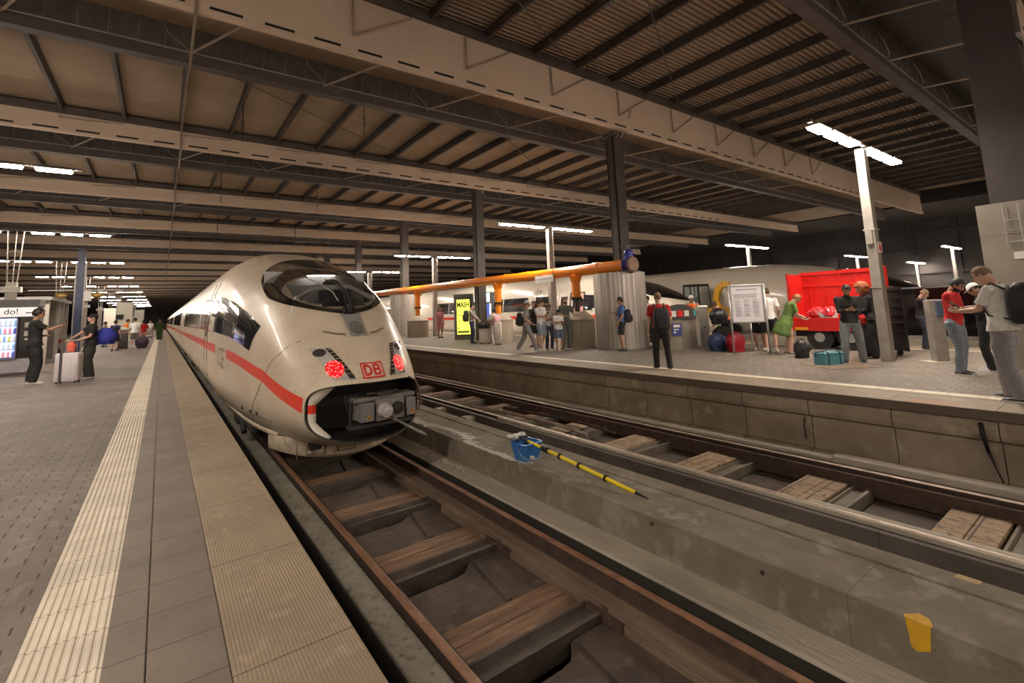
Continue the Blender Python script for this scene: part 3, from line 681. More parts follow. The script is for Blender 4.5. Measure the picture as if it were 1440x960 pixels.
def catmull(P, n=5):
    out = []; m = len(P)
    for i in range(m):
        p0, p1, p2, p3 = P[i-1], P[i], P[(i+1) % m], P[(i+2) % m]
        for k in range(n):
            t = k/n; out.append(tuple(.5*((2*b)+(c-a)*t+(2*a-5*b+4*c-d)*t*t+(-a+3*b-3*c+d)*t**3) for a, b, c, d in zip(p0, p1, p2, p3)))
    return out
def strip(fn, A, B, off, n=30):
    """band between two polylines in surface coordinates"""
    def res(P):
        P = np.array(P, float); L = np.concatenate([[0], np.cumsum(np.hypot(*np.diff(P, axis=0).T))]); t = np.linspace(0, L[-1], n+1)
        return [(np.interp(q, L, P[:, 0]), np.interp(q, L, P[:, 1])) for q in t]
    A, B = res(A), res(B); K = 3; vs = []
    for i in range(n+1):
        for k in range(K+1): vs.append(fn(A[i][0]+(B[i][0]-A[i][0])*k/K, A[i][1]+(B[i][1]-A[i][1])*k/K, off))
    fs = [(i*(K+1)+k, i*(K+1)+k+1, (i+1)*(K+1)+k+1, (i+1)*(K+1)+k) for i in range(n) for k in range(K)]
    return MB().add(vs, fs)
def sidef(sg): return lambda a, b, off: tside(a, b, sg, off)
body_m = mat('train cream paint dirty', (.66, .57, .45), .36, col2=(.56, .46, .34), scale=1.6, col3=(.44, .345, .25), scale3=48, coat=.15, detail=8, bump=.02)
body_cl = mat('train white paint', (.72, .67, .58), .3, col2=(.66, .6, .5), scale=.8, coat=.4)
skirt_m = mat('train lower skirt', (.56, .47, .35), .4, col2=(.42, .34, .25), scale=3, col3=(.3, .24, .18), scale3=12)
glass_dk = mat('dark train glass', (.02, .021, .024), .06, col2=(.03, .03, .034), scale=2, coat=1, spec=.8)
stripe_m = flat('red stripe', (.82, .045, .02), .3, coat=.3)
under_m = flat('underframe', (.035, .03, .026), .8); seam_m = flat('panel seam', (.16, .12, .09), .7)
letter_m = flat('grey train lettering', (.24, .23, .21), .5)
pane_m = bpy.data.materials.new('cab windscreen'); pane_m.use_nodes = True
_b = pane_m.node_tree.nodes['Principled BSDF']; _b.inputs['Base Color'].default_value = (.02, .02, .022, 1); _b.inputs['Roughness'].default_value = .16; _b.inputs['Alpha'].default_value = .45
red_lens = mat('red tail lamp', (.7, .006, .01), .3, emit=(1, .004, .01), es=.30); lens = flat('clear lens', (.52, .50, .47), .2, 0, coat=1)
WS = [(0, 7.50), (.30, 7.56), (.56, 7.72), (.80, 8.02), (.93, 8.45), (.95, 9.0), (.90, 9.6), (.74, 10.12), (.42, 10.42), (0, 10.50), (-.42, 10.42), (-.74, 10.12), (-.90, 9.6), (-.95, 9.0), (-.93, 8.45), (-.80, 8.02), (-.56, 7.72), (-.30, 7.56)]
WSI = [(0, 7.60), (.28, 7.65), (.48, 7.78), (.64, 7.98), (.74, 8.22), (.76, 8.5), (.68, 8.74), (.50, 8.90), (.26, 8.98), (0, 9.0), (-.26, 8.98), (-.50, 8.90), (-.68, 8.74), (-.76, 8.5), (-.74, 8.22), (-.64, 7.98), (-.48, 7.78), (-.28, 7.65)]
WS, WSI = catmull(WS, 4), catmull(WSI, 4)
_nt = red_lens.node_tree; _b2 = _nt.nodes['Principled BSDF']; _v = nn(_nt, 'ShaderNodeTexVoronoi'); _v.inputs['Scale'].default_value = 38
_g2 = nn(_nt, 'ShaderNodeNewGeometry'); _nt.links.new(_g2.outputs['Position'], _v.inputs['Vector'])
_r = nn(_nt, 'ShaderNodeMapRange'); _r.inputs[1].default_value = .12; _r.inputs[2].default_value = .35; _r.inputs[3].default_value = 1; _r.inputs[4].default_value = 0
_nt.links.new(_v.outputs['Distance'], _r.inputs[0]); _m = nn(_nt, 'ShaderNodeMix', data_type='RGBA'); _m.inputs[6].default_value = (.42, .001, .006, 1); _m.inputs[7].default_value = (4, 1.0, .8, 1)
_nt.links.new(_r.outputs[0], _m.inputs[0]); _nt.links.new(_m.outputs[2], _b2.inputs['Emission Color'])
def inpoly(x, y, P):
    c = False
    for i in range(len(P)):
        (x1, y1), (x2, y2) = P[i], P[i-1]
        if (y1 > y) != (y2 > y) and x < (x2-x1)*(y-y1)/(y2-y1)+x1: c = not c
    return c
def curve_tube(fn, pts, r, off, n=None): return MB().path([fn(*p, off) for p in pts], r, 6)
def lerp_pts(P, n): 
    P = np.array(P, float); L = np.concatenate([[0], np.cumsum(np.hypot(*np.diff(P, axis=0).T))]); return [(np.interp(q, L, P[:, 0]), np.interp(q, L, P[:, 1])) for q in np.linspace(0, L[-1], n)]

def build_train(name, label, loc, ncars, hatch, bm_, detail=True, group=None, back=False):
    T = thing(name, label, 'train', loc, 0, group)
    # ---- nose and first coach shell
    Ys = list(np.arange(6.40, 8.0, .05)) + list(np.arange(8.0, 13, .12)) + list(np.arange(13, 16, .5)) + [16, 20, 24, 28, 31.9]
    if not detail: Ys = Ys[::3] + [31.9]
    n = 96 if detail else 48
    rings = [tsec(min(Y, 16), n) for Y in Ys]
    rings = [[(x, y + (max(Y, 16)-16), z) for x, y, z in r] for r, Y in zip(rings, Ys)]
    if not hatch:
        tip = []
        for f, dy in ((.08, -.30), (.45, -.27), (.72, -.2), (.9, -.1)):
            tip.append([(x*f, y*1.0 - (0) + dy - .0, .18+(z-.18)*f) for x, y, z in rings[0]])
        rings = tip + rings
    mb = MB(); vs = [p for r in rings for p in r]; fs = []
    for i in range(len(rings)-1):
        for j in range(n):
            k = (j+1) % n
            if hatch and detail and Ys[i] < 10.6:
                Ycm = (Ys[i]+Ys[i+1])/2; xm = (rings[i][j][0]+rings[i+1][k][0])/2; zm_ = rings[i][j][2]
                if zm_ > TP(Ycm, 'zm')+.1 and 7.68 < Ycm < 8.9 and inpoly(xm*1.10, (Ycm-8.3)*1.10+8.3, WSI): continue
            fs.append((i*n+j, (i+1)*n+j, (i+1)*n+k, i*n+k))
    if not hatch: fs.append(tuple(range(n)))
    mb.add(vs, fs); mb.build('body_shell', bm_, T, smooth=True)
    if hatch:
        # thick lip round the coupler hatch and black cavity behind it
        r0_ = rings[0]; zc = .18
        def sc(f, dy): return [(x*f, y+dy, zc+(z-zc)*f) for x, y, z in r0_]
        MB().loft([r0_, sc(1.004, -.012), sc(.985, -.02), sc(.965, 0), sc(.965, .14)], False).build('hatch_rim', mat('black rim', (.03, .026, .024), .4, col2=(.06, .05, .04), scale=8), T, smooth=True)
        cav = [sc(.965, .06), sc(.94, .5), sc(.9, 1.0)]; cav[-1] = [(x, .95, z) for x, y, z in cav[-1]]
        mb = MB(); mb.loft(cav, False); mb.add(cav[-1], [tuple(range(n))]); mb.build('coupler_bay', flat('bay black', (.016, .014, .013), .5), T, smooth=False)
    # windscreen
    if hatch and detail:
        annulus(ttop, WS, WSI, .008).build('windscreen_surround', black_gl, T, smooth=True)
        w = fan(ttop, WSI, .006, 8, 1).build('windscreen', pane_m, T, smooth=True)
    else:
        fan(ttop, WS[::2], .012, 9, 1).build('windscreen', black_gl, T, smooth=True)
    # side windows, stripes on both flanks
    for sg in ((-1, 1) if detail else (-1, 1)):
        F = sidef(sg)
        cabw = [(7.90, 1.345), (7.98, .97), (8.6, 1.07), (9.37, 1.16), (11.2, 1.22), (13.25, 1.25), (13.25, 2.02), (12.4, 1.99), (11.2, 1.92), (10.0, 1.79), (8.96, 1.62), (8.4, 1.50)]
        if not detail: continue
        if True:
            top_ = [(7.90, 1.345), (8.4, 1.50), (8.96, 1.62), (10.0, 1.79), (11.2, 1.92), (12.4, 1.99), (13.2, 2.02)]; bot_ = [(7.98, .97), (8.6, 1.07), (9.37, 1.16), (10.2, 1.19), (11.2, 1.22), (12.4, 1.24), (13.2, 1.25)]
            strip(F, top_, bot_, .012, 44).build('cab_side_window', glass_dk, T, smooth=True)
            strip(F, [(6.43, .39), (6.9, .55), (7.33, .70), (8.2, .83), (9.1, .91), (9.75, .93)], [(6.43, .20), (6.9, .37), (7.33, .53), (8.2, .67), (9.1, .75), (9.75, .78)], .006, 50).build('red_stripe', stripe_m, T, smooth=True)
            strip(F, [(11.45, .985), (16, 1.0)], [(11.45, .80), (16, .82)], .006, 12).build('red_stripe', stripe_m, T, smooth=True)
        # coach 1 window band
        def FF(a, b, off, F=F): p = F(min(a, 16), b, off); return Vector((p.x, p.y+max(a-16, 0), p.z))
        y = 14.5
        gl = [(14.45, 16.2), (16.9, 19.3), (19.4, 21.6), (21.7, 23.9), (24.0, 26.2), (26.3, 28.5)]
        for a, b in gl: strip(FF, [(a, 2.03), (b, 2.03)], [(a, 1.25), (b, 1.25)], .010, 10).build('side_window', glass_dk, T, smooth=True)
        strip(FF, [(16, 1.0), (31.5, 1.0)], [(16, .82), (31.5, .82)], .006, 8).build('red_stripe', stripe_m, T, smooth=True)
        for a in (13.42, 14.28):
            curve_tube(FF, [(a, z) for z in (-.2, .2, .6, 1.0, 1.4, 1.8, 2.1, 2.35)], .012, .0).build('door_edge', seam_m, T, smooth=True)
        strip(FF, [(13.6, 1.95), (14.1, 1.95)], [(13.6, 1.1), (14.1, 1.1)], .010, 5).build('door_window', glass_dk, T, smooth=True)
        mb = MB(); mb.path([FF(a, -.27+.01*math.sin(a), .02) for a in (7.6, 8.5, 9.5, 10.5, 12, 14, 16, 20, 25, 31.5)], .045, 8); mb.build('skirt_rail', skirt_m, T, smooth=True)
        if hatch:
            # letters on the flank
            for ch, a in (('I', 10.95), ('C', 10.55), ('E', 10.15)):
                p = FF(a, .74, .012)
                mb = MB(); bw, hh = .05, .17
                def q(u0, u1, z0, z1): mb.add([FF(a+u0, z0, .01), FF(a+u1, z0, .01), FF(a+u1, z1, .01), FF(a+u0, z1, .01)], [(0, 1, 2, 3)])
                if ch == 'I': q(.02, -.03, .60, .94)
                if ch == 'C': q(.12, .07, .60, .94); q(.07, -.12, .60, .65); q(.07, -.12, .89, .94)
                if ch == 'E': q(.12, .07, .57, .93); q(.07, -.12, .57, .62); q(.07, -.10, .73, .77); q(.07, -.12, .88, .93)
                mb.build('lettering', letter_m, T)
            if sg == -1:
                # hatch cover seam
                curve_tube(F, lerp_pts([(8.35, -.3), (8.1, -.05), (7.55, .3), (7.25, .65), (7.08, .95), (7.10, 1.12)], 24), .006, .0).build('panel_seam', seam_m, T, smooth=True)
                curve_tube(F, lerp_pts([(7.2, -.02), (7.9, -.02), (9.2, -.06)], 12), .006, .0).build('panel_seam', seam_m, T, smooth=True)
                for a in (7.72, 8.05, 8.6): MB().obox(F(a, .03, .0), (.03, .06, .05)).build('latch', under_m, T)
    # remaining coaches
    L = 24.6
    pat = None
    y = 31.9 - Y0
    for c in range(1, ncars):
        g0 = y + .45
        if pat is None:
            r = tsec(16, 40); r = [(x, 0, z) for x, _, z in r]
            pat = []
            sh = MB().loft([r, [(x, L, z) for x, _, z in r]], True).build('coach_shell', bm_, T, smooth=True, auto=.9); pat.append(sh)
            gw = MB().loft([[(x*.82, -.5, .5+(z-.5)*.85) for x, _, z in r], [(x*.82, .02, .5+(z-.5)*.85) for x, _, z in r]]).build('gangway', under_m, T); pat.append(gw)
            for sg in (-1, 1):
                mb = MB(); X = 1.478
                for q in range(9):
                    a = 2.2+q*2.25
                    vs = [tside(16, z, sg, .01) for z in (1.25, 1.45, 1.65, 1.85, 2.03)]
                    mb.add([(v.x, a, v.z) for v in vs]+[(v.x, a+2.1, v.z) for v in vs], [(i, i+1, i+6, i+5) for i in range(4)])
                w_ = mb.build('window_band', glass_dk, T, smooth=True); pat.append(w_)
                vs = [tside(16, z, sg, .006) for z in (.82, .91, 1.0)]
                s_ = MB().add([(v.x, .1, v.z) for v in vs]+[(v.x, L-.1, v.z) for v in vs], [(0, 1, 4, 3), (1, 2, 5, 4)]).build('red_stripe', stripe_m, T); pat.append(s_)
                for dy in (.7, L-1.6):
                    vs = [tside(16, z, sg, .004) for z in (-.05, .6, 1.2, 1.8, 2.15)]
                    d_ = MB().add([(v.x, dy, v.z) for v in vs]+[(v.x, dy+.9, v.z) for v in vs], [(i, i+1, i+6, i+5) for i in range(4)]).build('door', flat('door grey', (.3, .28, .26), .3), T); pat.append(d_)
            lst = pat
        else:
            lst = []
            for p in pat: q = p.copy(); COL.objects.link(q); q.parent = T; lst.append(q)
        for o in lst: o.location = (0, g0, 0)
        y = g0 + L
    # bogies
    bogs = [10.9-Y0, 27.6-Y0] + ([36.5-Y0] if ncars > 1 else [])
    bp_ = None
    for by in bogs:
        if bp_ is None:
            fr = MB(); 
            for sx in (-1, 1): fr.box(sx*1.0-.06, sx*1.0+.06, -1.6, 1.6, -.42, -.25); fr.box(sx*1.05-.08, sx*1.05+.08, -.25, .25, -.5, -.2); fr.tube((sx*1.08, -.8, -.55), (sx*1.08, -.4, -.3), .05, .05, 8)
            fr.box(-1, 1, -.3, .3, -.4, -.2)
            a = fr.build('bogie_frame', under_m, T)
            wh = []
            for dy in (-1.25, 1.25):
                for sx in (-.75, .75):
                    mb = MB(); mb.tube((sx-.065, 0, 0), (sx+.065, 0, 0), .447, .447, 28); mb.tube((sx-.10*(1 if sx > 0 else -1)*-1-.01, 0, 0), (sx+.1*(1 if sx > 0 else -1), 0, 0), .18, .14, 16)
                    wh.append((mb.build('wheel', mat('wheel steel', (.09, .07, .055), .5, .6, col2=(.05, .04, .03), scale=6), a, smooth=True, auto=.6), dy))
            for w_, dy in wh: w_.location = (0, dy, -.31)
            bp_ = (a, wh)
        else:
            a = bp_[0].copy(); COL.objects.link(a); a.parent = T
            for w_, dy in bp_[1]: c = w_.copy(); COL.objects.link(c); c.parent = a
        a.location = (0, by, 0)
    # plough / snow guard below the nose
    if detail:
        ys = lambda x: .96+.30*x*x+.45*x**4
        prof = lambda z0, z1, th: None
        pts = [(-1.0+2.0*i/28) for i in range(29)]
        rg = []
        for x in pts:
            yy = ys(x); rg.append([(x, yy+.02, -.26), (x, yy-.02, -.29), (x, yy, -.54+.13*x*x), (x, yy+.05, -.58+.13*x*x), (x, yy+.10, -.54+.13*x*x), (x, yy+.10, -.26)])
        MB().loft(rg).build('snow_guard', skirt_m, T, smooth=True, auto=.7)
        for x in (-.72, .62): MB().box(x-.004, x+.004, ys(x)-.016, ys(x)+.02, -.56, -.29).build('panel_seam', seam_m, T)
        for x in (-.5, -.1):
            MB().obox((x, ys(x)-.004, -.43), (.26, .03, .12), Matrix.Rotation(math.atan(.6*x+1.8*x**3), 3, 'Z')).build('access_cover', seam_m, T)
            MB().obox((x, ys(x)-.012, -.43), (.22, .03, .09), Matrix.Rotation(math.atan(.6*x+1.8*x**3), 3, 'Z')).build('access_cover', skirt_m, T)
        MB().box(-.6, .6, 1.0, 2.0, -.42, -.3).build('guard_bracket', under_m, T)
    return T

ice = build_train('high_speed_train', 'dirty cream high-speed train, open coupler hatch, lit red tail lamps, on the nearest track', (2.36, Y0, 0), 8, True, body_m)
def pj2(mb, name, m, par=ice, **k): return mb.build(name, m, par, **k)
# louvre plate with round grille, wiper
lou = pj2(fan(ttop, [(-.125, 7.07), (.125, 7.07), (.145, 7.50), (-.145, 7.50)], .010, 5, 4), 'grille_plate', flat('grille plate grey', (.30, .29, .28), .35), smooth=True)
fan(ttop, [(.10*math.cos(q*PI/14), 7.215+.12*math.sin(q*PI/14)) for q in range(28)], .016, 5, 1).build('round_grille', flat('grille dark', (.07, .068, .065), .4), lou, smooth=True)
mb = MB()
for q in range(-6, 7):
    h_ = .098*math.sqrt(max(1-(q/6.6)**2, 0)); Yq = 7.215+.0175*q
    mb.tube(ttop(-h_, Yq, .021), ttop(h_, Yq, .021), .004, .004, 5)
mb.build('grille_slats', grey_p, lou)
for sx in (-1, 1):
    strip(ttop, [(sx*.19, 7.09), (sx*.30, 7.11), (sx*.46, 7.17)], [(sx*.19, 7.125), (sx*.30, 7.145), (sx*.46, 7.205)], .008, 10).build('step_slot', mat('slot brown', (.24, .18, .12), .7), ice, smooth=True)
wb = ttop(-.02, 7.50, .03)
mb = MB(); mb.obox(wb+Vector((0, .02, .03)), (.17, .12, .07), Matrix.Rotation(.5, 3, 'X')); mb.tube(wb, wb+Vector((0, -.02, .12)), .05, .035, 10)
wi = mb.build('wiper_base', black, ice)
mb = MB(); mb.path([wb+Vector((.03, 0, .06)), ttop(.06, 7.9, .10), ttop(.0, 8.25, .09), ttop(-.12, 8.5, .06)], [.02, .018, .014, .01], 8); mb.path([wb+Vector((-.03, 0, .06)), ttop(.02, 7.95, .08), ttop(-.02, 8.15, .07)], [.012, .012, .01], 8)
mb.build('wiper_arm', black, wi, smooth=True)
mb = MB(); mb.path([ttop(-.36, 8.72, .035), ttop(-.24, 8.4, .04), ttop(-.12, 8.05, .04), ttop(-.10, 7.8, .03)], .011, 6); mb.build('wiper_blade', grey_p, wi)
# head / tail lamps
for sx in (-1, 1):
    out = [(sx*.69, 6.93), (sx*.44, 6.875), (sx*.235, 6.44), (sx*.50, 6.455)]
    hb = fan(ttop, out, .006, 6, 6).build('lamp_cluster', lens, ice, smooth=True)
    # black slotted inner strip
    st = fan(ttop, [(sx*.50, 6.88), (sx*.44, 6.87), (sx*.245, 6.45), (sx*.315, 6.45)], .012, 5, 5).build('slotted_strip', black, hb, smooth=True)
    for q in range(8):
        t = .06+q*.12; xa = .492-(.492-.31)*t; xb = .45-(.45-.25)*t; Yq = 6.865-(6.865-6.46)*t
        a_, b_ = ttop(sx*xa, Yq, .018), ttop(sx*xb, Yq, .018); MB().tube(a_, b_, .006, .006, 5).build('slot_bar', flat('warm grey bar', (.4, .28, .2), .5), st)
    ctr = (sx*.475, 6.60)
    circ = lambda cx, cy, rx, ry: [(cx+rx*math.cos(q*PI/12), cy+ry*math.sin(q*PI/12)) for q in range(24)]
    fan(ttop, circ(sx*.455, 6.575, .105, .105), .016, 4, 1).build('tail_light', red_lens, hb, smooth=True)
    cc = ttop(sx*.57, 6.82, .012)
    fan(ttop, circ(sx*.575, 6.82, .075, .06), .014, 3, 1).build('headlight', flat('headlight dark', (.15, .14, .14), .1, .7, coat=1), hb, smooth=True)
    MB().path([ttop(sx*a, b, .012) for a, b in out+[out[0]]], .007, 6).build('lamp_bezel', seam_m, hb)
# emblem on the nose: red rounded frame with two letters
def frame_on(fn, cx, cy, w_, h_, th, m, nm, par):
    o = catmull([(cx-w_, cy-h_*.6), (cx-w_*.93, cy-h_), (cx, cy-h_), (cx+w_*.93, cy-h_), (cx+w_, cy-h_*.6), (cx+w_, cy+h_*.6), (cx+w_*.93, cy+h_), (cx, cy+h_), (cx-w_*.93, cy+h_), (cx-w_, cy+h_*.6)], 4)
    i = [(cx+(x-cx)*(1-th/w_), cy+(y-cy)*(1-th/h_)) for x, y in o]; return annulus(fn, o, i, .009).build(nm, m, par)
db_red = flat('emblem red', (.70, .03, .02), .4)
def tn(x, z, off):  # nose face addressed by height instead of length
    lo_, hi_ = 6.40, 7.4
    for _ in range(24):
        mid = (lo_+hi_)/2
        if ttop(x, mid).z < z: lo_ = mid
        else: hi_ = mid
    return ttop(x, lo_, off)
em = fan(tn, [(-.135, .62), (.135, .62), (.135, .785), (-.135, .785)], .004, 4, 4).build('emblem', flat('emblem ground', (.72, .6, .48), .4), ice)
frame_on(tn, 0, .70, .15, .095, .016, db_red, 'emblem_frame', em)
def glyph(strokes, ox, sc_):
    mb = MB()
    for st in strokes:
        for i in range(len(st)-1):
            a, b = Vector(st[i]), Vector(st[i+1]); d_ = (b-a); 
            if d_.length < 1e-6: continue
            nrm_ = Vector((-d_.y, d_.x)).normalized()*.11; e_ = d_.normalized()*.05
            mb.add([tn(ox+p.x*sc_, .70+(p.y-.5)*sc_, .012) for p in (a-e_+nrm_, a-e_-nrm_, b+e_-nrm_, b+e_+nrm_)], [(0, 1, 2, 3)])
    return mb
D_ = [[(0, 0), (0, 1)], [(0, 1), (.35, 1), (.6, .85), (.7, .5), (.6, .15), (.35, 0), (0, 0)]]
B_ = [[(0, 0), (0, 1)], [(0, 1), (.4, 1), (.6, .88), (.6, .65), (.4, .53), (0, .53)], [(.4, .53), (.65, .42), (.68, .15), (.45, 0), (0, 0)]]
glyph(D_, -.105, .115).build('emblem_letter', db_red, em); glyph(B_, .022, .115).build('emblem_letter', db_red, em)
# coupler
cg = mat('coupler grey', (.25, .235, .22), .55, .3, col2=(.17, .155, .14), scale=9, bump=.3, bscale=40)
cp = thing('x', '', '', (0, 0, 0)); bpy.data.objects.remove(cp)
mb = MB().box(-.18, .36, .02, .35, -.02, .36).box(-.55, .62, .12, .45, .33, .40).box(-.50, .60, .30, .40, .0, .35)
cpl = mb.build('coupler', cg, ice, bevel=.012); cpl.scale = (.74, .8, .74); cpl.location = (.13, -.02, .055)
for x0, x1 in ((-.46, -.22), (.40, .58)):
    b_ = MB().box(x0, x1, .0, .3, .0, .32).build('electric_coupler_box', flat('box grey', (.2, .19, .19), .45), cpl, bevel=.01)
    xm = (x0+x1)/2+.02; MB().add([(xm-.05, -.003, .04), (xm+.05, -.003, .04), (xm+.01, -.003, .13)], [(0, 1, 2)]).add([(xm-.022, -.005, .055), (xm+.025, -.005, .055), (xm+.008, -.005, .10)], [(0, 1, 2)], 1).build('warning_triangle', [flat('warning yellow', (.7, .36, .02), .5), black], b_)
MB().tube((-.02, .02, .16), (-.02, -.10, .16), .135, .11, 28).tube((-.02, -.10, .16), (-.02, -.16, .15), .07, .05, 20).build('coupler_cone', flat('grease grey', (.5, .48, .46), .5), cpl, smooth=True, auto=.5)
MB().tube((.22, .02, .17), (.22, -.012, .17), .115, .115, 28).build('coupler_socket', black, cpl)
MB().tube((.22, -.012, .17), (.22, -.016, .17), .06, .05, 20).build('socket_rim', flat('dark metal', (.08, .08, .08), .3, .8), cpl)
MB().tube((.12, .0, .30), (.12, -.03, .30), .02, .02, 10).tube((.10, .02, .02), (.12, -.14, .0), .035, .03, 10).build('coupler_pin', cg, cpl)
MB().path([(.12, -.12, .0), (.30, -.35, -.13), (.44, -.5, -.22), (.50, -.56, -.26)], [.022, .024, .03, .012], 10).build('uncoupling_lever', cg, cpl, smooth=True)
mb = MB().tube((-.3, .15, .46), (.3, .15, .46), .025, .025, 8).box(-.12, .15, .1, .3, .40, .48).tube((-.55, .3, -.1), (-.55, .3, .4), .02, .02, 8)
for i in range(5): mb.path([(-.62+.06*i, .4, .45), (-.6+.05*i, .3, .2), (-.5+.03*i, .35, -.08)], .012, 6)
mb.box(-.6, .6, .2, .4, -.14, -.08)
mb.build('hoses_and_brackets', flat('hose', (.04, .035, .03), .5), cpl)
# retracted left nose flap (white with a red band) and right flap edge
def flap(z0, z1, m, nm, n=10):
    vs = []; 
    for i in range(n+1):
        z = z0+(z1-z0)*i/n
        zt, zm, zb, w = [TP(6.4, q) for q in ('zt', 'zm', 'zb', 'w')]
        q = (z-zm)/(zt-zm) if z > zm else (zm-z)/(zm-zb); e = TP(6.4, 'nt') if z > zm else TP(6.4, 'nb'); q = min(abs(q), .995)
        xo = w*.955*(1-q**e)**(1/e)
        xi = .66 - (.9*(z-.3) if z > .3 else 0) - (.9*(.06-z) if z < .06 else 0)
        xi = max(min(xi, xo-.01), .3)
        for f in (0, .35, .7, 1): x = xo+(xi-xo)*f; vs.append((-x, .72*x*x+.02+.10*f+.02*math.sin(f*PI)*-1, z))
    fs = [(i*4+k, i*4+k+1, (i+1)*4+k+1, (i+1)*4+k) for i in range(n) for k in range(3)]
    return MB().add(vs, fs).build(nm, m, ice, smooth=True)
flap(.30, .53, body_cl, 'hatch_flap'); flap(-.12, .19, body_cl, 'hatch_flap'); flap(.19, .30, stripe_m, 'flap_stripe')
MB().path([(x, .72*x*x-.02-.05*math.sin((z+.2)*4), z) for x, z in ((.55, .55), (.70, .48), (.80, .34), (.83, .18), (.80, .02))], [.01, .014, .016, .016, .008], 8).build('flap_edge', mat('brown seal', (.2, .12, .09), .4), ice, smooth=True)
# cab interior seen through the windscreen
gi = flat('cab grey', (.42, .41, .40), .6)
mb = MB().box(-.9, .9, 3.1, 3.14, .9, 2.3).box(-.95, .95, .9+.6, 3.1, 1.0, 1.03)
cab = mb.build('cab_bulkhead', gi, ice)
MB().box(.02, .62, 3.05, 3.1, 1.03, 2.05).build('cab_door', flat('cab door', (.06, .06, .065), .4), cab)
MB().box(-.62, -.06, 3.03, 3.09, 1.3, 2.05).build('cab_window', mat('cab panel pale', (.55, .55, .55), .5), cab)
MB().loft([rrz for rrz in [[(x*1.0, 1.75+y, z) for x, y in rrect(.62, .28, .1)] for z in (1.03, 1.38, 1.42)]]).build('driver_desk', flat('desk', (.16, .16, .17), .5), cab)
mb = MB(); mb.loft([[(x+.12, 2.6+y, z) for x, y in rrect(.22, .08, .06)] for z in (1.3, 1.95)]); mb.ell((.12, 2.58, 2.0), (.17, .09, .13)); mb.build('driver_seat', flat('seat', (.03, .03, .04), .8), cab, smooth=True)
mb = MB().path([(-.75, 1.6, 1.45), (-.62, 1.9, 1.75), (-.3, 2.1, 1.95), (.3, 2.1, 1.95), (.62, 1.9, 1.75), (.75, 1.6, 1.45)], .05, 8); mb.build('screen_frame', mat('frame pale', (.6, .58, .55), .5), cab, smooth=True)
MB().box(-.30, .30, 2.97, 3.08, 2.22, 2.24).build('cab_fill_strip', mat('cab fill glow', (1, 1, 1), .5, emit=(1, .95, .88), es=1.5), cab)  # unseen glowing strip, added to brighten the cab interior

mid = build_train('high_speed_train', 'clean white high-speed train with closed nose on the track beyond the right platform', (18.25, 11.0, 0), 4, False, body_cl)
# grey-white door frames, bicycle sign on its near flank
def flank(y, z, off=.012): p = tside(16, z, -1, off); return (p.x, y, p.z)
for y0 in (11.9, 13.0):
    pass
mb = MB()
for dy in (0, .98):
    mb.path([flank(6.0+dy, z) for z in (-.1, .3, .7, 1.1, 1.5, 1.9, 2.12)], .03, 6)
mb.path([flank(6.0+dy, 2.12) for dy in (0, .3, .6, .98)], .03, 6)
mb.build('door_frame', black, mid)
MB().add([flank(6.06, -.08), flank(6.92, -.08), flank(6.92, .6), flank(6.06, .6), flank(6.92, 1.3), flank(6.06, 1.3), flank(6.92, 2.08), flank(6.06, 2.08)], [(0, 1, 2, 3), (3, 2, 4, 5), (5, 4, 6, 7)]).build('open_doorway', mat('warm vestibule', (.75, .45, .35), .6, col2=(.6, .3, .24), scale=3), mid)
mb = MB()
for cy_ in (9.35, 9.95):
    mb.path([flank(cy_+.2*math.cos(q*PI/10), 2.15+.2*math.sin(q*PI/10), .02) for q in range(21)], .012, 5)
mb.path([flank(y, z, .02) for y, z in ((9.35, 2.15), (9.5, 2.4), (9.82, 2.42), (9.95, 2.15))], .012, 5)
mb.path([flank(y, z, .02) for y, z in ((9.5, 2.4), (9.66, 2.15), (9.82, 2.42), (9.8, 2.52))], .012, 5); mb.path([flank(y, z, .02) for y, z in ((9.95, 2.15), (9.66, 2.15))], .012, 5)
mb.build('bicycle_symbol', grey_p, mid)
far = build_train('high_speed_train', 'farthest white train, only its pale roof line and nose visible behind the red skip', (24.0, 4.3, 0), 4, False, body_cl, detail=False)
# ================================================================ ORANGE PIPE ON CONCRETE FOOTS
PXC = 12.3
pp = thing('orange_pipe', 'long orange pipe with blue valve end running above the right platform on orange legs', 'pipe', (PXC, 10.2, 0))
zp = lambda y: 2.72 + .0075*(y-10.2)
mb = MB(); mb.tube((0, .1, zp(10.3)), (0, 52, zp(62)), .195, .195, 24); mb.build('pipe_run', orange_m, pp, smooth=True, auto=.6)
pj = None
for y in (11.6, 13.9, 15.6, 17.2, 19.6, 22.5, 25.4, 28.3):
    o = MB().tube((0, -.03, 0), (0, .03, 0), .215, .215, 24).build('joint_ring', orange_m, pp, smooth=True, auto=.6) if pj is None else pj.copy()
    if pj is not None: COL.objects.link(o)
    pj = o; o.location = (0, y-10.2, zp(y))
cf_m = mat('cast concrete foot', (.40, .345, .27), .85, col2=(.30, .26, .2), scale=2.4, bump=.4, bscale=25, stretch=(4, 4, .3))
fprev = None
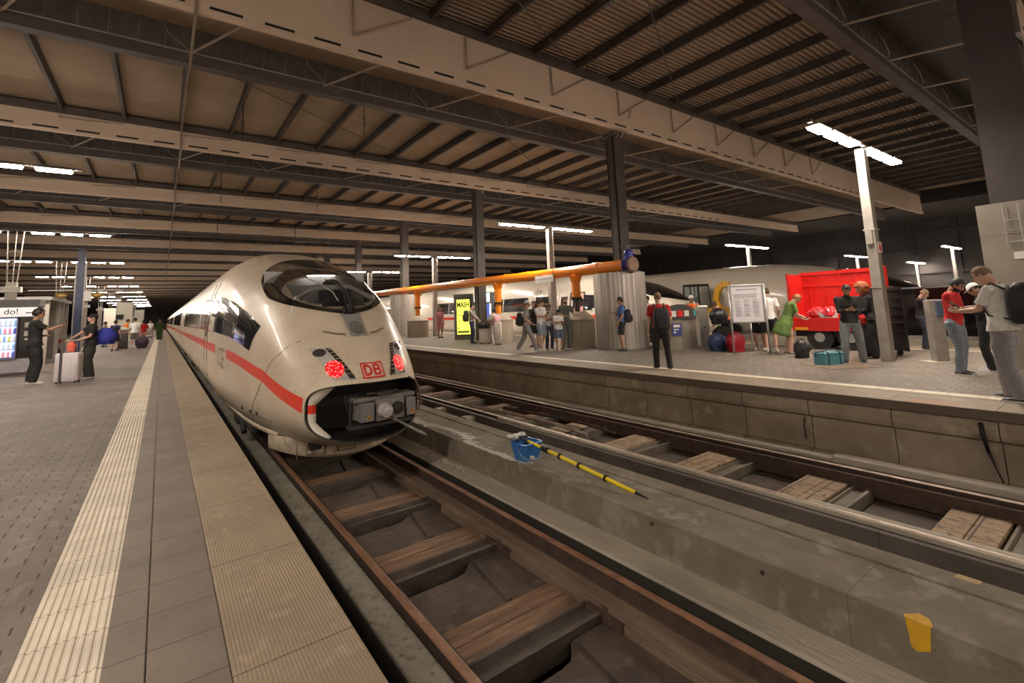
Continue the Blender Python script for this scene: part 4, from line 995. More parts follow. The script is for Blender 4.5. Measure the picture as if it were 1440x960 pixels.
for i, (y, w_) in enumerate(((12.8, 'nearest'), (17.9, 'middle'), (26.4, 'third'), (36, 'distant'))):
    lg = thing('pipe_leg', '', '') if False else None
    mb = MB(); mb.tube((0, y-10.2, 1.74), (0, y-10.2, zp(y)), .16, .16, 20); mb.tube((0, y-10.2, zp(y)-.42), (0, y-10.2, zp(y)-.2), .17, .24, 20)
    L1 = mb.build('pipe_leg', orange_m, pp, smooth=True, auto=.6)
    mb = MB().tube((0, y-10.2, 1.70), (0, y-10.2, 1.76), .20, .20, 20)
    for q in range(10): a = q*PI/5; mb.tube((.175*math.cos(a), y-10.2+.175*math.sin(a), 1.66), (.175*math.cos(a), y-10.2+.175*math.sin(a), 1.80), .014, .014, 6)
    mb.build('leg_flange', black, L1)
    MB().tube((0, y-10.2, 1.255), (0, y-10.2, 1.7), .13 if i else .10, .13 if i else .10, 16).build('leg_stub', orange_m if i else dark_beam, L1)
    ft = thing('concrete_foot', 'round concrete foot with sloped top under the orange pipe, %s one' % w_, 'concrete foot', (PXC, y, 0), 0, 'concrete feet under the orange pipe')
    n = 28; c_r = lambda r, z: [(r*math.cos(2*PI*j/n), r*math.sin(2*PI*j/n), z) for j in range(n)]
    MB().loft([c_r(.62, 0), c_r(.62, .98), c_r(.60, 1.0), c_r(.34, 1.24), c_r(.32, 1.25)]).build('cast_body', cf_m, ft, smooth=True, auto=.4)
    MB().loft([c_r(.628, .90), c_r(.628, .93)]).build('shutter_line', mat('foot seam', (.22, .19, .15), .9), ft)
vb = MB()
vb.tube((0, -.08, zp(10.2)), (0, -.03, zp(10.2)), .27, .27, 24); vb.tube((0, .12, zp(10.2)), (0, .17, zp(10.2)), .27, .27, 24)
vb.ell((0, .045, 2.76), (.20, .17, .27), n=20, k=12); vb.tube((0, .045, 2.85), (0, .045, 3.08), .14, .13, 20); vb.tube((0, .045, 3.06), (0, .045, 3.10), .2, .2, 20); vb.ell((0, .045, 3.12), (.15, .15, .12), n=16, k=8)
for s_ in (-1, 1): vb.path([(s_*.20, .045, 2.7), (s_*.23, .045, 2.9), (s_*.19, .045, 3.05)], .02, 6)
vl = vb.build('valve_body', blue_valve, pp, smooth=True, auto=.7)
mb = MB().tube((0, -.14, zp(10.2)), (0, -.08, zp(10.2)), .25, .27, 26)
mb.build('blank_flange', mat('bronze flange', (.38, .24, .16), .5, .4, col2=(.3, .19, .13), scale=8), vl, smooth=True, auto=.5)
mb = MB()
for q in range(10): a = q*PI/5+.3; mb.tube((.215*math.cos(a), -.17, zp(10.2)+.215*math.sin(a)), (.215*math.cos(a), -.12, zp(10.2)+.215*math.sin(a)), .024, .024, 6)
mb.build('flange_bolts', steel, vl)
mb = MB().tube((0, .045, 3.2), (0, .045, 3.36), .022, .022, 8)
for q in range(24): a, b = 2*PI*q/24, 2*PI*(q+1)/24; mb.tube((.34*math.cos(a), .045+.34*math.sin(a), 3.33), (.34*math.cos(b), .045+.34*math.sin(b), 3.33), .014, .014, 6)
for q in range(2): a = q*PI/2; mb.tube((-.34*math.cos(a), .045-.34*math.sin(a), 3.33), (.34*math.cos(a), .045+.34*math.sin(a), 3.33), .011, .011, 6)
mb.build('handwheel', flat('wheel rim grey', (.22, .2, .19), .5, .5), vl)
MB().box(-.3, .3, -.15, .35, 2.502, 2.53).build('valve_support', dark_beam, pp)
sg = thing('hanging_sign', 'small white plate sign hanging on the orange pipe near the second lamp post', 'sign', (12.06, 14.3, 2.55))
MB().box(-.03, .0, -.55, .55, -.14, .14).build('plate', white_p, sg, bevel=.01)
MB().box(-.036, -.031, -.48, .42, -.01, .02).build('printed_line', grey_p, sg)
MB().box(.0, .035, -.5, -.46, -.02, .2).box(.0, .035, .46, .5, -.02, .2).build('bracket', grey_p, sg)

# ================================================================ RIGHT PLATFORM FURNITURE
VA = -0.6352  # yaw that turns a thing's front (-y) to the viewpoint
def face(deg=0): return VA + math.radians(deg)
# advertising pillar
ad = thing('advertising_pillar', 'grey framed backlit yellow poster pillar left of the ticket machine', 'advertising pillar', (12.45, 21.25, 0), face(-8))
MB().box(-.50, .50, -.12, .12, 0, 2.3).build('housing', flat('pillar grey', (.20, .19, .175), .5), ad, bevel=.02)
MB().box(-.40, .40, -.135, -.12, .18, 2.12).build('frame', flat('bronze frame', (.08, .07, .05), .4, .4), ad)
ps = MB().box(-.34, .34, -.142, -.136, .26, 2.02).build('poster', mat('lit poster', (.8, .85, .1), .4, emit=(.93, 1, .10), es=.42), ad)
mb = MB().box(-.30, .30, -.146, -.143, .34, .44).box(-.3, .1, -.146, -.143, 1.2, 1.23).box(-.3, .05, -.146, -.143, 1.1, 1.12).box(-.3, .0, -.146, -.143, .92, .95).box(-.3, .02, -.146, -.143, .82, .84).box(-.3, -.2, -.146, -.143, .56, .62)
mb.build('small_print', mat('poster ink', (.25, .3, .05), .6), ps)
text_obj('poster_word', 'MASH', .36, black, (0, -.149, 1.74), (PI/2, 0, 0), ps, .003, bold=.012, sx=.68)
# ticket machine
tk = thing('ticket_machine', 'grey ticket machine with lit cyan screen and blue poster between pillar and pipe leg', 'ticket machine', (13.45, 20.8, 0), face(-8))
MB().box(-.5, .5, -.2, .3, 0, 2.35).build('housing', flat('machine grey', (.17, .165, .16), .45), tk, bevel=.02)
MB().box(-.28, .30, -.215, -.2, 1.85, 2.3).build('top_screen', mat('lit cyan screen', (.6, .9, .9), .4, emit=(.55, 1, .95), es=.4), tk)
bp_ = MB().box(-.42, .25, -.21, -.2, .5, 1.72).build('blue_poster', mat('blue poster', (.06, .09, .4), .4, emit=(.2, .3, 1), es=.12), tk)
MB().box(-.38, .1, -.214, -.21, 1.52, 1.6).box(-.38, -.1, -.214, -.21, 1.4, 1.45).box(-.1, .2, -.214, -.21, .62, .9).build('printed_line', white_p, bp_)
MB().box(.29, .34, -.225, -.2, .3, 1.75).build('light_strip', mat('strip light', (.9, .9, 1), .4, emit=(.9, .9, 1), es=1.4), tk)
# waste bin
bn = thing('recycling_bin', 'curved stainless steel recycling bin with dark top and coloured slots, behind red shirt man', 'waste bin', (13.05, 9.15, 0), face(2))
n = 24
def arc(r0, r1, a0, a1, z): return [(r0*math.sin(a0+(a1-a0)*q/n), -r1*math.cos(a0+(a1-a0)*q/n)+.25, z) for q in range(n+1)] + [(r0*math.sin(a1-(a1-a0)*q/n)*.9, .35, z) for q in range(n+1)]
MB().loft([arc(.66, .5, -1.4, 1.4, 0), arc(.66, .5, -1.4, 1.4, .92)]).build('steel_shell', mat('bin steel', (.42, .39, .32), .35, .6, col2=(.3, .27, .21), scale=1.5, stretch=(5, 5, .2)), bn, smooth=True, auto=.5)
tp = []
for q in range(n+1):
    a = -1.4+2.8*q/n; tp.append((.69*math.sin(a), -.53*math.cos(a)+.25))
rgA = [[(x, y, .90) for x, y in tp]+[(.62, .38, .90), (-.62, .38, .90)], [(x, y, 1.02+.36*math.cos(x/.69*1.25)) for x, y in tp]+[(.62, .38, 1.15), (-.62, .38, 1.15)]]
top_ = MB().loft(rgA).build('dark_hood', flat('bin hood', (.07, .06, .055), .4), bn)
for x0, x1, m_ in ((-.46, -.31, white_p), (-.25, -.11, white_p), (-.07, .09, red_p), (.15, .29, white_p), (.5, .58, flat('teal', (.05, .3, .3), .5))):
    y_ = -.53*math.cos(math.asin(min(.99, abs(x0+x1)/2/.69)))+.245
    MB().box(x0, x1, y_-.03, y_+.02, 1.0, 1.18).build('slot_sign', m_, top_)
MB().box(-.28, .02, -.30, -.262, .42, .80).build('blue_label', flat('label blue', (.04, .05, .22), .5), bn)
MB().box(-.23, -.03, -.304, -.30, .68, .76).box(-.23, -.08, -.304, -.30, .6, .63).box(-.23, -.17, -.304, -.30, .5, .56).build('label_print', white_p, bn)
# side column beside the bin
sb = thing('steel_post_box', 'narrow silver post box with keyhole standing right of the recycling bin', 'post box', (13.95, 8.85, 0), face(2))
MB().box(-.16, .16, -.15, .15, 0, 1.3).build('body', steel, sb, bevel=.02); MB().tube((0, -.155, .62), (0, -.15, .62), .03, .03, 12).build('lock', black, sb)
# notice board
nb = thing('notice_board', 'white notice board of small print on silver tube legs beside the red bag', 'notice board', (12.95, 6.80, 0), math.atan2(-.62, .56)+.0)
MB().box(-.40, .40, -.02, .02, .84, 1.82).build('board', mat('board white', (.62, .6, .62), .5, col2=(.6, .58, .6)), nb)
mb = MB().box(-.43, .43, -.035, .03, 1.80, 1.85).box(-.43, .43, -.035, .03, .81, .86).box(-.43, -.39, -.035, .03, .81, 1.85).box(.39, .43, -.035, .03, .81, 1.85); mb.build('frame', flat('silver frame', (.45, .44, .44), .35, .6), nb, bevel=.006)
MB().tube((-.45, 0, 0), (-.45, 0, 1.86), .026, .026, 12).build('leg', flat('tube silver', (.5, .48, .46), .35, .5), nb, smooth=True)
MB().tube((.45, 0, 0), (.45, 0, 1.86), .026, .026, 12).build('leg', flat('tube silver', (.5, .48, .46), .35, .5), nb, smooth=True)
MB().tube((.12, .35, 0), (.12, .35, .84), .026, .026, 12).build('leg', flat('tube silver', (.5, .48, .46), .35, .5), nb, smooth=True)
mb = MB(); random.seed(5)
for z in (1.70,): mb.box(-.27, .27, -.024, -.02, z, z+.03)
for q in range(4): mb.box(-.33, .33-random.random()*.1, -.024, -.02, 1.58-q*.03, 1.592-q*.03)
for c in range(3):
    for q in range(20):
        if random.random() < .12: continue
        mb.box(-.32+c*.225, -.32+c*.225+.17-random.random()*.05, -.024, -.02, 1.43-q*.0235, 1.441-q*.0235)
mb.build('printed_text', flat('print grey', (.30, .28, .33), .6), nb)
# post at the right (ticket stamping post)
st = thing('validator_post', 'grey square post with blue validator box left of the man in red polo', 'post', (13.2, 2.95, 0), face(-10))
MB().box(-.12, .12, -.1, .1, 0, 1.28).build('post', gal, st, bevel=.012); MB().box(-.02, .18, -.14, .12, .92, 1.26).build('validator_box', flat('slate blue', (.09, .12, .2), .4), st, bevel=.015)
MB().box(-.3, .16, -.22, .2, 0, .006).build('foot_plate', mat('foot plate pale', (.45, .4, .33), .7), st)

# ================================================================ RED SKIP TRAILER
rm = mat('skip red', (.70, .018, .012), .38, col2=(.58, .015, .012), scale=1.5, coat=.2)
rs = thing('skip_trailer', 'bright red open-sided waste skip on black wheels behind the people at the platform centre', 'skip', (15.3, 5.2, 0))
bodyr = MB()
bodyr.box(.55, .60, -1.30, 1.25, .62, 2.12)      # far side wall
bodyr.box(-.65, .60, 1.20, 1.25, .62, 2.10)      # end wall (left in the picture)
bodyr.box(-.65, .60, -1.30, -1.25, .62, 2.18)    # end wall (right)
bodyr.box(-.65, .60, -1.30, 1.25, .62, .68); bodyr.box(-.67, -.62, -1.32, 1.27, .50, .86)
bodyr.box(-.68, -.60, -1.34, -1.24, .5, 2.22).box(-.68, -.60, 1.18, 1.28, .5, 2.12)
bodyr.box(.48, .62, -1.3, 1.25, 2.06, 2.16).box(.50, .55, -1.3, 1.25, 1.72, 1.77)
for q in range(5): bodyr.box(.51, .55, -.95+q*.47, -.90+q*.47, .68, 2.06)
bodyr.build('skip_body', rm, rs, bevel=.008)
MB().box(-.685, -.66, .75, 1.15, .53, .60).build('number_plate', flat('plate yellow', (.8, .42, .02), .5), rs)
MB().box(-.5, .5, -1.2, 1.2, .34, .5).build('chassis', black, rs)
tyre = flat('tyre', (.02, .018, .018), .8)
for y in (-.45, .45):
    for sx in (-1, 1):
        w_ = MB().tube((sx*.50-.09, 0, 0), (sx*.50+.09, 0, 0), .33, .33, 28).tube((sx*.50-.1, 0, 0), (sx*.50+.1, 0, 0), .2, .2, 20).build('wheel', tyre, rs, smooth=True, auto=.6, loc=(0, y, .33))
        MB().tube((sx*.5-.11, 0, 0), (sx*.5+.11, 0, 0), .13, .13, 16).build('wheel_hub', grey_p, w_, smooth=True, auto=.6)
rs.scale = (.72, .84, 1); rs.location = (15.06, 5.38, 0)
for w__ in kids(rs):
    if w__.name.startswith('wheel'): w__.scale = (1, 1/.84, 1)
sk = thing('rubbish_sack', 'heap of crumpled red plastic sheeting lying inside the red skip', 'plastic sheeting', (15.05, 5.65, .69)); sk.scale = (.75, .85, 1)
mb = MB()
for i in range(9): mb.ell((random.uniform(-.3, .2), random.uniform(-.55, .5), .14+random.random()*.16), (.22, .25, .17), Matrix.Rotation(random.random()*3, 3, 'Z'), n=10, k=7)
o = mb.build('sheeting', flat('red plastic', (.75, .05, .07), .25, coat=.5), sk); 
ds = bpy.data.textures.new('crumple', 'CLOUDS'); ds.noise_scale = .12
for nm_ in ('',):
    s1 = o.modifiers.new('r', 'REMESH'); s1.mode = 'VOXEL'; s1.voxel_size = .03; s2 = o.modifiers.new('d', 'DISPLACE'); s2.texture = ds; s2.strength = .09
MB().obox((-.35, -.15, .22), (.05, .5, .3), Matrix.Rotation(.3, 3, 'Y')).obox((-.42, .1, .26), (.04, .3, .1), Matrix.Rotation(.5, 3, 'X')).build('loose_papers', mat('rubbish paper', (.45, .42, .4), .7), sk)
# rack of black trays beside the curly-haired woman
tr = thing('tray_trolley', 'black slatted tray trolley right of the curly-haired woman', 'trolley', (13.85, 3.98, 0), face(0))
mb = MB()
for q in range(6): mb.box(-.28, .28, -.2, .2, .55+q*.19, .57+q*.19)
for sx in (-1, 1): mb.box(sx*.28-.02, sx*.28+.02, -.2, .2, .1, 1.6)
mb.build('tray_frame', black, tr)
for sx in (-1, 1): MB().tube((sx*.22, -.03, .06), (sx*.22, .03, .06), .06, .06, 12).build('wheel', tyre, tr)

# ================================================================ EXCAVATOR BEHIND
ym = mat('excavator yellow', (.78, .42, .02), .4, col2=(.7, .36, .02), scale=2)
ex = thing('mini_excavator', 'yellow mini excavator with black framed glass cab in front of the farthest train', 'excavator', (21.5, 13.2, -.15))
MB().box(-.8, .8, -1.0, 1.1, .62, .80).box(-.8, .75, -.9, .3, .80, 1.25).build('house', ym, ex, bevel=.06)
for sx in (-1, 1):
    mb = MB(); rr = [(-1.0, 0), (-1.15, .12), (-1.15, .3), (-1.0, .44), (1.0, .44), (1.15, .3), (1.15, .12), (1.0, 0)]
    mb.prism(rr, .34, 'x', -.17+sx*.6); mb.build('track', tyre, ex, bevel=.02)
mb = MB()
P8 = [(-.5, .15, .8), (.5, .15, .8), (.5, 1.05, .8), (-.5, 1.05, .8), (-.45, .22, 2.36), (.45, .22, 2.36), (.45, 1.0, 2.36), (-.45, 1.0, 2.36)]
for a, b in ((0, 4), (1, 5), (2, 6), (3, 7), (4, 5), (5, 6), (6, 7), (7, 4), (0, 1), (1, 2), (2, 3), (3, 0)): mb.tube(P8[a], P8[b], .045, .045, 6)
mb.box(-.48, .48, .2, 1.02, 2.34, 2.42); mb.box(-.49, -.46, .6, .66, .8, 2.36)
cb_ = mb.build('cab_frame', black, ex)
cg_ = bpy.data.materials.new('cab glass'); cg_.use_nodes = True; _b = cg_.node_tree.nodes['Principled BSDF']; _b.inputs['Base Color'].default_value = (.3, .36, .36, 1); _b.inputs['Roughness'].default_value = .05; _b.inputs['Alpha'].default_value = .4
MB().box(-.475, -.47, .2, 1.0, .85, 2.3).box(-.45, .45, .16, .17, .85, 2.3).build('cab_glass', cg_, cb_)
MB().ell((0, .6, 1.5), (.24, .14, .35)).box(-.3, .3, .4, .8, .8, 1.2).build('seat', black, cb_, smooth=True)
mb = MB(); mb.prism([(-.95, .9), (-.6, .9), (-.42, 1.6), (-.55, 2.2), (-.95, 2.5), (-1.25, 2.45), (-1.25, 2.2), (-.95, 2.2), (-.78, 2.0), (-.7, 1.6)], .22, 'x', -.3)
mb.build('boom', ym, ex, bevel=.02)
MB().path([(-.15, -.7, 1.0), (-.15, -.78, 1.9)], [.06, .04], 10).path([(-.15, -.95, 2.4), (-.15, -1.3, 1.7)], [.05, .05], 8).build('hydraulic_ram', grey_p, ex)
MB().prism([(-1.15, 2.35), (-1.35, 2.3), (-1.5, 1.5), (-1.42, 1.3), (-1.3, 1.5)], .16, 'x', -.27).build('dipper_arm', ym, ex)
# dark glass wind screen at right, behind the man in black
gs = thing('wind_screen', 'dark framed glass wind screen beyond the right platform, right of the red skip', 'glass screen', (21.0, 4.4, -.15))
for q in range(3):
    MB().box(-.02, .02, -1.25+q*.85, -.42+q*.85, .12, 1.72).build('pane', black_gl, gs)
mb = MB()
for q in range(4): mb.box(-.04, .04, -1.28+q*.85, -1.23+q*.85, 0, 1.78)
mb.box(-.04, .04, -1.28, 1.32, 1.72, 1.78).box(-.04, .04, -1.28, 1.32, .04, .12); mb.build('frame', grey_p, gs)

# ================================================================ LEFT PLATFORM FURNITURE
vm = thing('vending_machine', 'white and black drinks vending machine with lit glass front at the left edge', 'vending machine', (-4.1, 22.35, 0), 0)
VW = .72
MB().box(-VW, VW, 0, .9, .0, 2.18).build('cabinet', flat('vending grey', (.33, .31, .33), .4), vm, bevel=.02)
mb = MB(); mb.prism([(-.10, 2.18), (.9, 2.18), (.9, 2.42), (.05, 2.42)], 2*VW+.1, 'x', -VW-.05); mb.build('canopy', flat('canopy grey', (.28, .27, .26), .5), vm)
sgn = MB().box(-VW, VW, -.06, 0, 1.86, 2.16).build('header_panel', mat('header panel', (.8, .75, .72), .4, emit=(1, .9, .85), es=.16), vm)
text_obj('header_lettering', 'do!', .26, black, (.12, -.063, 2.02), (PI/2, 0, 0), sgn, .002)
MB().box(.45, .65, -.064, -.061, 1.96, 1.99).build('header_mark', black, sgn)
MB().box(-VW, .30, -.02, 0, .55, 1.80).build('display_back', mat('display glow', (.5, .55, .9), .5, emit=(.5, .58, 1), es=.42), vm)
MB().box(.32, VW, -.05, 0, .52, 1.84).build('control_panel', black_gl, vm)
MB().box(-VW, VW, -.06, 0, .05, .5).build('delivery_flap', mat('flap pale', (.6, .58, .62), .4), vm, bevel=.015)
MB().box(.46, .62, -.056, -.05, 1.5, 1.66).box(.46, .62, -.056, -.05, 1.22, 1.38).box(.48, .6, -.056, -.05, 1.08, 1.15).build('payment_stickers', white_p, vm)
mb = MB()
for q in range(5): mb.box(-VW, .30, -.16, -.02, .55+q*.25, .565+q*.25)
mb.box(-VW, -VW+.02, -.2, 0, .52, 1.84).box(.29, .32, -.2, 0, .52, 1.84).box(-VW, .32, -.2, 0, 1.8, 1.84).box(-VW, .32, -.2, 0, .5, .54)
mb.build('shelves', flat('shelf blue grey', (.3, .32, .45), .4), vm)
bcol = [(.7, .7, .75), (.75, .72, .2), (.3, .5, .8), (.8, .35, .4), (.1, .1, .45), (.6, .8, .85)]
bm_mats = [mat('bottle %d' % i, c, .25, emit=c, es=.16) for i, c in enumerate(bcol)]  # bottles glow faintly, the display light is put into their colour
bpro = {}
for row in range(5):
    for c in range(9):
        ci = (row*2+c//2 + (c*row) % 3) % 6 if row != 2 else (1 if c == 7 else c % 4)
        x = -VW+.07+c*.112
        if ci not in bpro:
            n = 12; rr = lambda r, z: [(r*math.cos(2*PI*j/n), r*math.sin(2*PI*j/n), z) for j in range(n)]
            o = MB().loft([rr(.036, 0), rr(.038, .02), rr(.038, .11), rr(.030, .14), rr(.014, .17), rr(.014, .195)]).build('drink_bottle', bm_mats[ci], smooth=True); bpro[ci] = o
        else: o = bpro[ci].copy(); COL.objects.link(o)
        o.location = (-4.1+x, 22.26, .565+row*.25)
        cn = ['clear', 'yellow', 'blue', 'pink', 'dark blue', 'pale green'][ci]
        tag(o, '%s drink bottle in the vending machine, %s shelf, %s from the control panel' % (cn, ('bottom', 'fourth', 'middle', 'second', 'top')[row], ('ninth', 'eighth', 'seventh', 'sixth', 'fifth', 'fourth', 'third', 'second', 'first')[c]), 'bottle', 'drink bottles in the vending machine')
# shelter behind
sh = thing('waiting_shelter', 'glass waiting shelter with pale posts and poster behind the man with the phone', 'shelter', (-3.7, 28.2, 0))
wp_ = flat('shelter post', (.48, .44, .38), .5)
for x, y in ((0, -1.9), (-1.8, -1.9), (0, 2.9), (-1.8, 2.9), (0, .7), (0, 1.6)): MB().box(x-.07, x+.07, y-.06, y+.06, 0, 2.55).build('post', wp_, sh)
MB().box(-2.0, .15, -2.1, 3.1, 2.55, 2.68).build('roof_slab', grey_p, sh)
MB().box(-1.75, -.05, -1.9, -1.86, .2, 2.5).build('glass_panel', cg_, sh)
MB().box(-.9, -.04, .66, .72, 1.25, 2.5).build('poster', mat('shelter poster', (.36, .33, .27), .6), sh)
MB().box(-.9, -.04, .66, .72, .1, 1.22).build('lower_panel', mat('shelter lower', (.2, .18, .15), .6), sh)
MB().box(-1.7, -.2, 2.6, 2.9, .42, .48).build('bench', grey_p, sh)
bc = thing('information_column', 'dark blue information column with grey edges rising above the waiting shelter', 'information column', (-3.12, 29.6, 0))
MB().box(-.14, .14, -.1, .1, 0, 5.0).build('shaft', flat('column blue', (.035, .05, .12), .4), bc)
MB().box(-.19, -.14, -.08, .08, 0, 4.4).box(.14, .19, -.08, .08, 0, 4.4).build('edge_strip', gal, bc)
MB().box(.16, .42, -.16, .1, 2.62, 3.06).build('screen_box', white_p, bc)
MB().tube((-1.7, 0, 3.12), (1.6, 0, 3.12), .025, .025, 8).build('cross_tube', white_p, bc)
for sx in (-1, 1): MB().ell((sx*.62-.0, 0, 2.88), (.22, .12, .13)).box(sx*.62-.3, sx*.62+.3, -.02, .02, 2.98, 3.0).build('ornament', flat('tarnished gold', (.42, .28, .08), .4, .5), bc, smooth=True)
for i, (x, y, hgt, w_, lb) in enumerate(((-2.55, 52, 3.3, 1.0, 'pale lit information panel standing far along the left platform'), (-3.9, 58, 3.0, .8, 'grey framed panel farther along the left platform, left of the pale one'), (-2.3, 76, 3.2, .9, 'small bright panel at the far end of the left platform'))):
    t = thing('information_panel', lb, 'panel', (x, y, 0)); MB().box(-w_/2, w_/2, -.1, .1, .1, hgt).build('panel_body', mat('panel lit', (.5, .46, .38), .5, emit=(1, .85, .6), es=.03), t); MB().box(-w_/2-.05, -w_/2, -.12, .12, 0, hgt+.05).box(w_/2, w_/2+.05, -.12, .12, 0, hgt+.05).build('side_posts', grey_p, t)
    if i == 0: MB().box(-.55, -.05, -.3, -.12, 1.9, 2.3).build('monitor', black_gl, t)
# ================================================================ PEOPLE
TS = bpy.data.scenes.new('workbench')
def bake(o, mods, name=None):
    """apply modifiers and hand back the object with plain mesh data"""
    for kw in mods:
        m = o.modifiers.new('m', kw.pop('type'))
        for k, v in kw.items(): setattr(m, k, v)
    par = o.parent; o.parent = None; TS.collection.objects.link(o); vl = TS.view_layers[0]; vl.update(); dg = vl.depsgraph; ev = o.evaluated_get(dg)
    me = bpy.data.meshes.new_from_object(ev); TS.collection.objects.unlink(o); o.parent = par; old = o.data; mats = [s.material for s in o.material_slots]
    o.modifiers.clear(); o.data = me
    me.materials.clear()
    for m in mats: me.materials.append(m)
    me.polygons.foreach_set('use_smooth', [True]*len(me.polygons)); return me
def skinmat(k, c): return mat('skin '+k, c, .5, col2=tuple(x*.85 for x in c), scale=20)
SK = {'fair': skinmat('fair', (.60, .36, .26)), 'tan': skinmat('tan', (.46, .26, .17)), 'dark': skinmat('dark', (.26, .14, .09))}
eye_m = flat('eye', (.03, .02, .02), .2); lip_m = flat('lips', (.42, .15, .12), .5)
CLM = {}
def cloth(n, c, c2=None):
    k = 'cloth '+n
    if k not in CLM: CLM[k] = mat(k, c, .85, col2=c2 or tuple(x*.75 for x in c), scale=14, bump=.15, bscale=90)
    return CLM[k]
def ik(a, b, l1, l2, pole):
    a, b = Vector(a), Vector(b); d = b-a; L = d.length
    if L > (l1+l2)*.998: b = a+d.normalized()*(l1+l2)*.998; d = b-a; L = d.length
    x = (l1*l1-l2*l2+L*L)/(2*L); h = math.sqrt(max(l1*l1-x*x, 0)); n = d.normalized(); p = Vector(pole); p = (p-n*p.dot(n)).normalized()
    return a+n*x+p*h, b
def hand(mb, w, d, palm_n, side, curl):
    """w wrist, d direction of the hand, palm_n normal out of the palm, side +1 right hand"""
    w, d, n = Vector(w), Vector(d).normalized(), Vector(palm_n); n = (n-d*n.dot(d)).normalized(); s = d.cross(n)*side
    R = Matrix((s, d, n)).transposed()
    mb.ell(w+d*.045, (.040, .052, .017), R, n=10, k=7)
    for i, (o, L) in enumerate(((-.029, .070), (-.010, .080), (.010, .075), (.028, .060))):
        p0 = w+d*.082+s*o; a = curl*.5; d1 = (d*math.cos(a)+n*math.sin(a)); p1 = p0+d1*L*.5; a = curl*1.25; d2 = (d*math.cos(a)+n*math.sin(a)); p2 = p1+d2*L*.32; a = curl*1.8; d3 = d*math.cos(a)+n*math.sin(a); p3 = p2+d3*L*.25
        mb.path([p0-d*.02, p0, p1, p2, p3], [.009, .0092, .0085, .0078, .006], 7)
    t0 = w+d*.025-s*.030; mb.path([t0, t0+(d*.5-s*.75+n*.3).normalized()*.035, t0+(d*.85-s*.6+n*.4).normalized()*.062, t0+(d*.95-s*.35+n*.5).normalized()*.082], [.013, .0115, .0095, .0075], 7)
PEOPLE = []
def person(label, x, y, f, H=1.75, sleeve='short', top=None, bottom='trousers', bot=None, shoe=None, skin='fair', hair='short', hairm=None, lean=0, hp=0, hy=0,
           rh=(.26, .06, .78), lh=(-.26, .06, .78), feet=((.11, .02), (-.11, -.02)), foot_yaw=(.15, -.15), build=1.0, curl=.5, near=False, squat=0, loose=1.0, z0=0, beard=False, rpole=None, lpole=None, group=None, heel=(0, 0), vest=None, knee=None):
    s = H/1.75; az = math.degrees(math.atan2(y, x)); az = az if y > 0 else az; F_ = math.radians(f+az-180); P = thing('person', label, 'person', (x, y, z0), F_, group)
    sk = SK[skin]; hm = hairm or flat('hair dark', (.03, .02, .015), .7)
    hip = Vector((0, -squat*.25, .93-squat*.45)); la = math.radians(lean)
    def U(p): p = Vector(p); r = Vector((p.x, p.y, p.z-.93)); return Vector((r.x, r.y*math.cos(la)+r.z*math.sin(la), -r.y*math.sin(la)+r.z*math.cos(la)))+hip
    RU = Matrix.Rotation(-la, 3, 'X')
    nb = U((0, .0, 1.50)); Rh = RU @ Matrix.Rotation(math.radians(hy), 3, 'Z') @ Matrix.Rotation(-math.radians(hp), 3, 'X')
    hc = nb + Rh @ Vector((0, .025, .135))
    def Hd(p): return hc + Rh @ Vector(p)
    body = MB(); b = build
    tor = [(.86, .155, .105), (.95, .150, .105), (1.06, .130, .095), (1.16, .135, .098), (1.28, .155, .108), (1.38, .162, .100), (1.44, .125, .080), (1.475, .06, .058)]
    def ring(z, rx, ry, ad=0, n=18): return [U(((rx*b+ad)*math.cos(2*PI*j/n), (ry*b+ad)*math.sin(2*PI*j/n)+(.01 if z < 1.3 else 0), z)) for j in range(n)]
    body.loft([ring(*t) for t in tor]); body.path([U((0, 0, 1.42)), nb, Hd((0, -.02, -.06))], [.060, .052, .054], 12)
    hr = [(-.118, .048, .022, .022), (-.105, .040, .040, .042), (-.075, .022, .055, .066), (-.03, .008, .068, .086), (.02, .0, .075, .096), (.06, -.006, .073, .094), (.09, -.010, .060, .076), (.112, -.012, .032, .042), (.118, -.012, .012, .014)]
    body.loft([[Hd((rx*math.cos(2*PI*j/16), yo+ry*math.sin(2*PI*j/16), z)) for j in range(16)] for z, yo, rx, ry in hr])
    body.path([Hd((0, .088, .030)), Hd((0, .104, -.005)), Hd((0, .118, -.028)), Hd((0, .095, -.042))], [.007, .011, .015, .012], 8)
    for q in (-1, 1): body.ell(Hd((q*.076, -.004, -.008)), (.012, .020, .033), Rh, n=8, k=6)
    body.ell(Hd((0, .084, -.072)), (.022, .014, .013), Rh, n=8, k=5); body.ell(Hd((0, .078, .038)), (.05, .016, .012), Rh, n=8, k=5)
    # arms
    arms = []
    for sd, tgt, pole in ((1, rh, rpole), (-1, lh, lpole)):
        sh_ = U((sd*.185*b**.5, -.005, 1.405)); e, w = ik(sh_, tgt, .285, .255, pole or (sd*.30, -.40, -.9)); arms.append((sd, sh_, e, w))
        body.path([sh_, sh_.lerp(e, .5), e, e.lerp(w, .35), w], [.050, .046*b, .038, .040, .026], 10); body.ell(sh_, (.056, .056, .056), n=10, k=7)
    legs = []
    for i, (sd, ft) in enumerate(((1, feet[0]), (-1, feet[1]))):
        hj = hip+Vector((sd*.092, 0, -.02)); an = Vector((ft[0], ft[1], .085+heel[i])); kp = (knee[i] if knee else (sd*.12, 1, .1)); kn, an = ik(hj, an, .424, .413, kp); legs.append((sd, hj, kn, an))
        body.path([hj, hj.lerp(kn, .45), kn, kn.lerp(an, .35), an, Vector((an.x, an.y, an.z-.05))], [.088*b, .076*b, .054, .055, .036, .036], 10)
    o = body.build('body', [sk, eye_m, lip_m, hm], P)
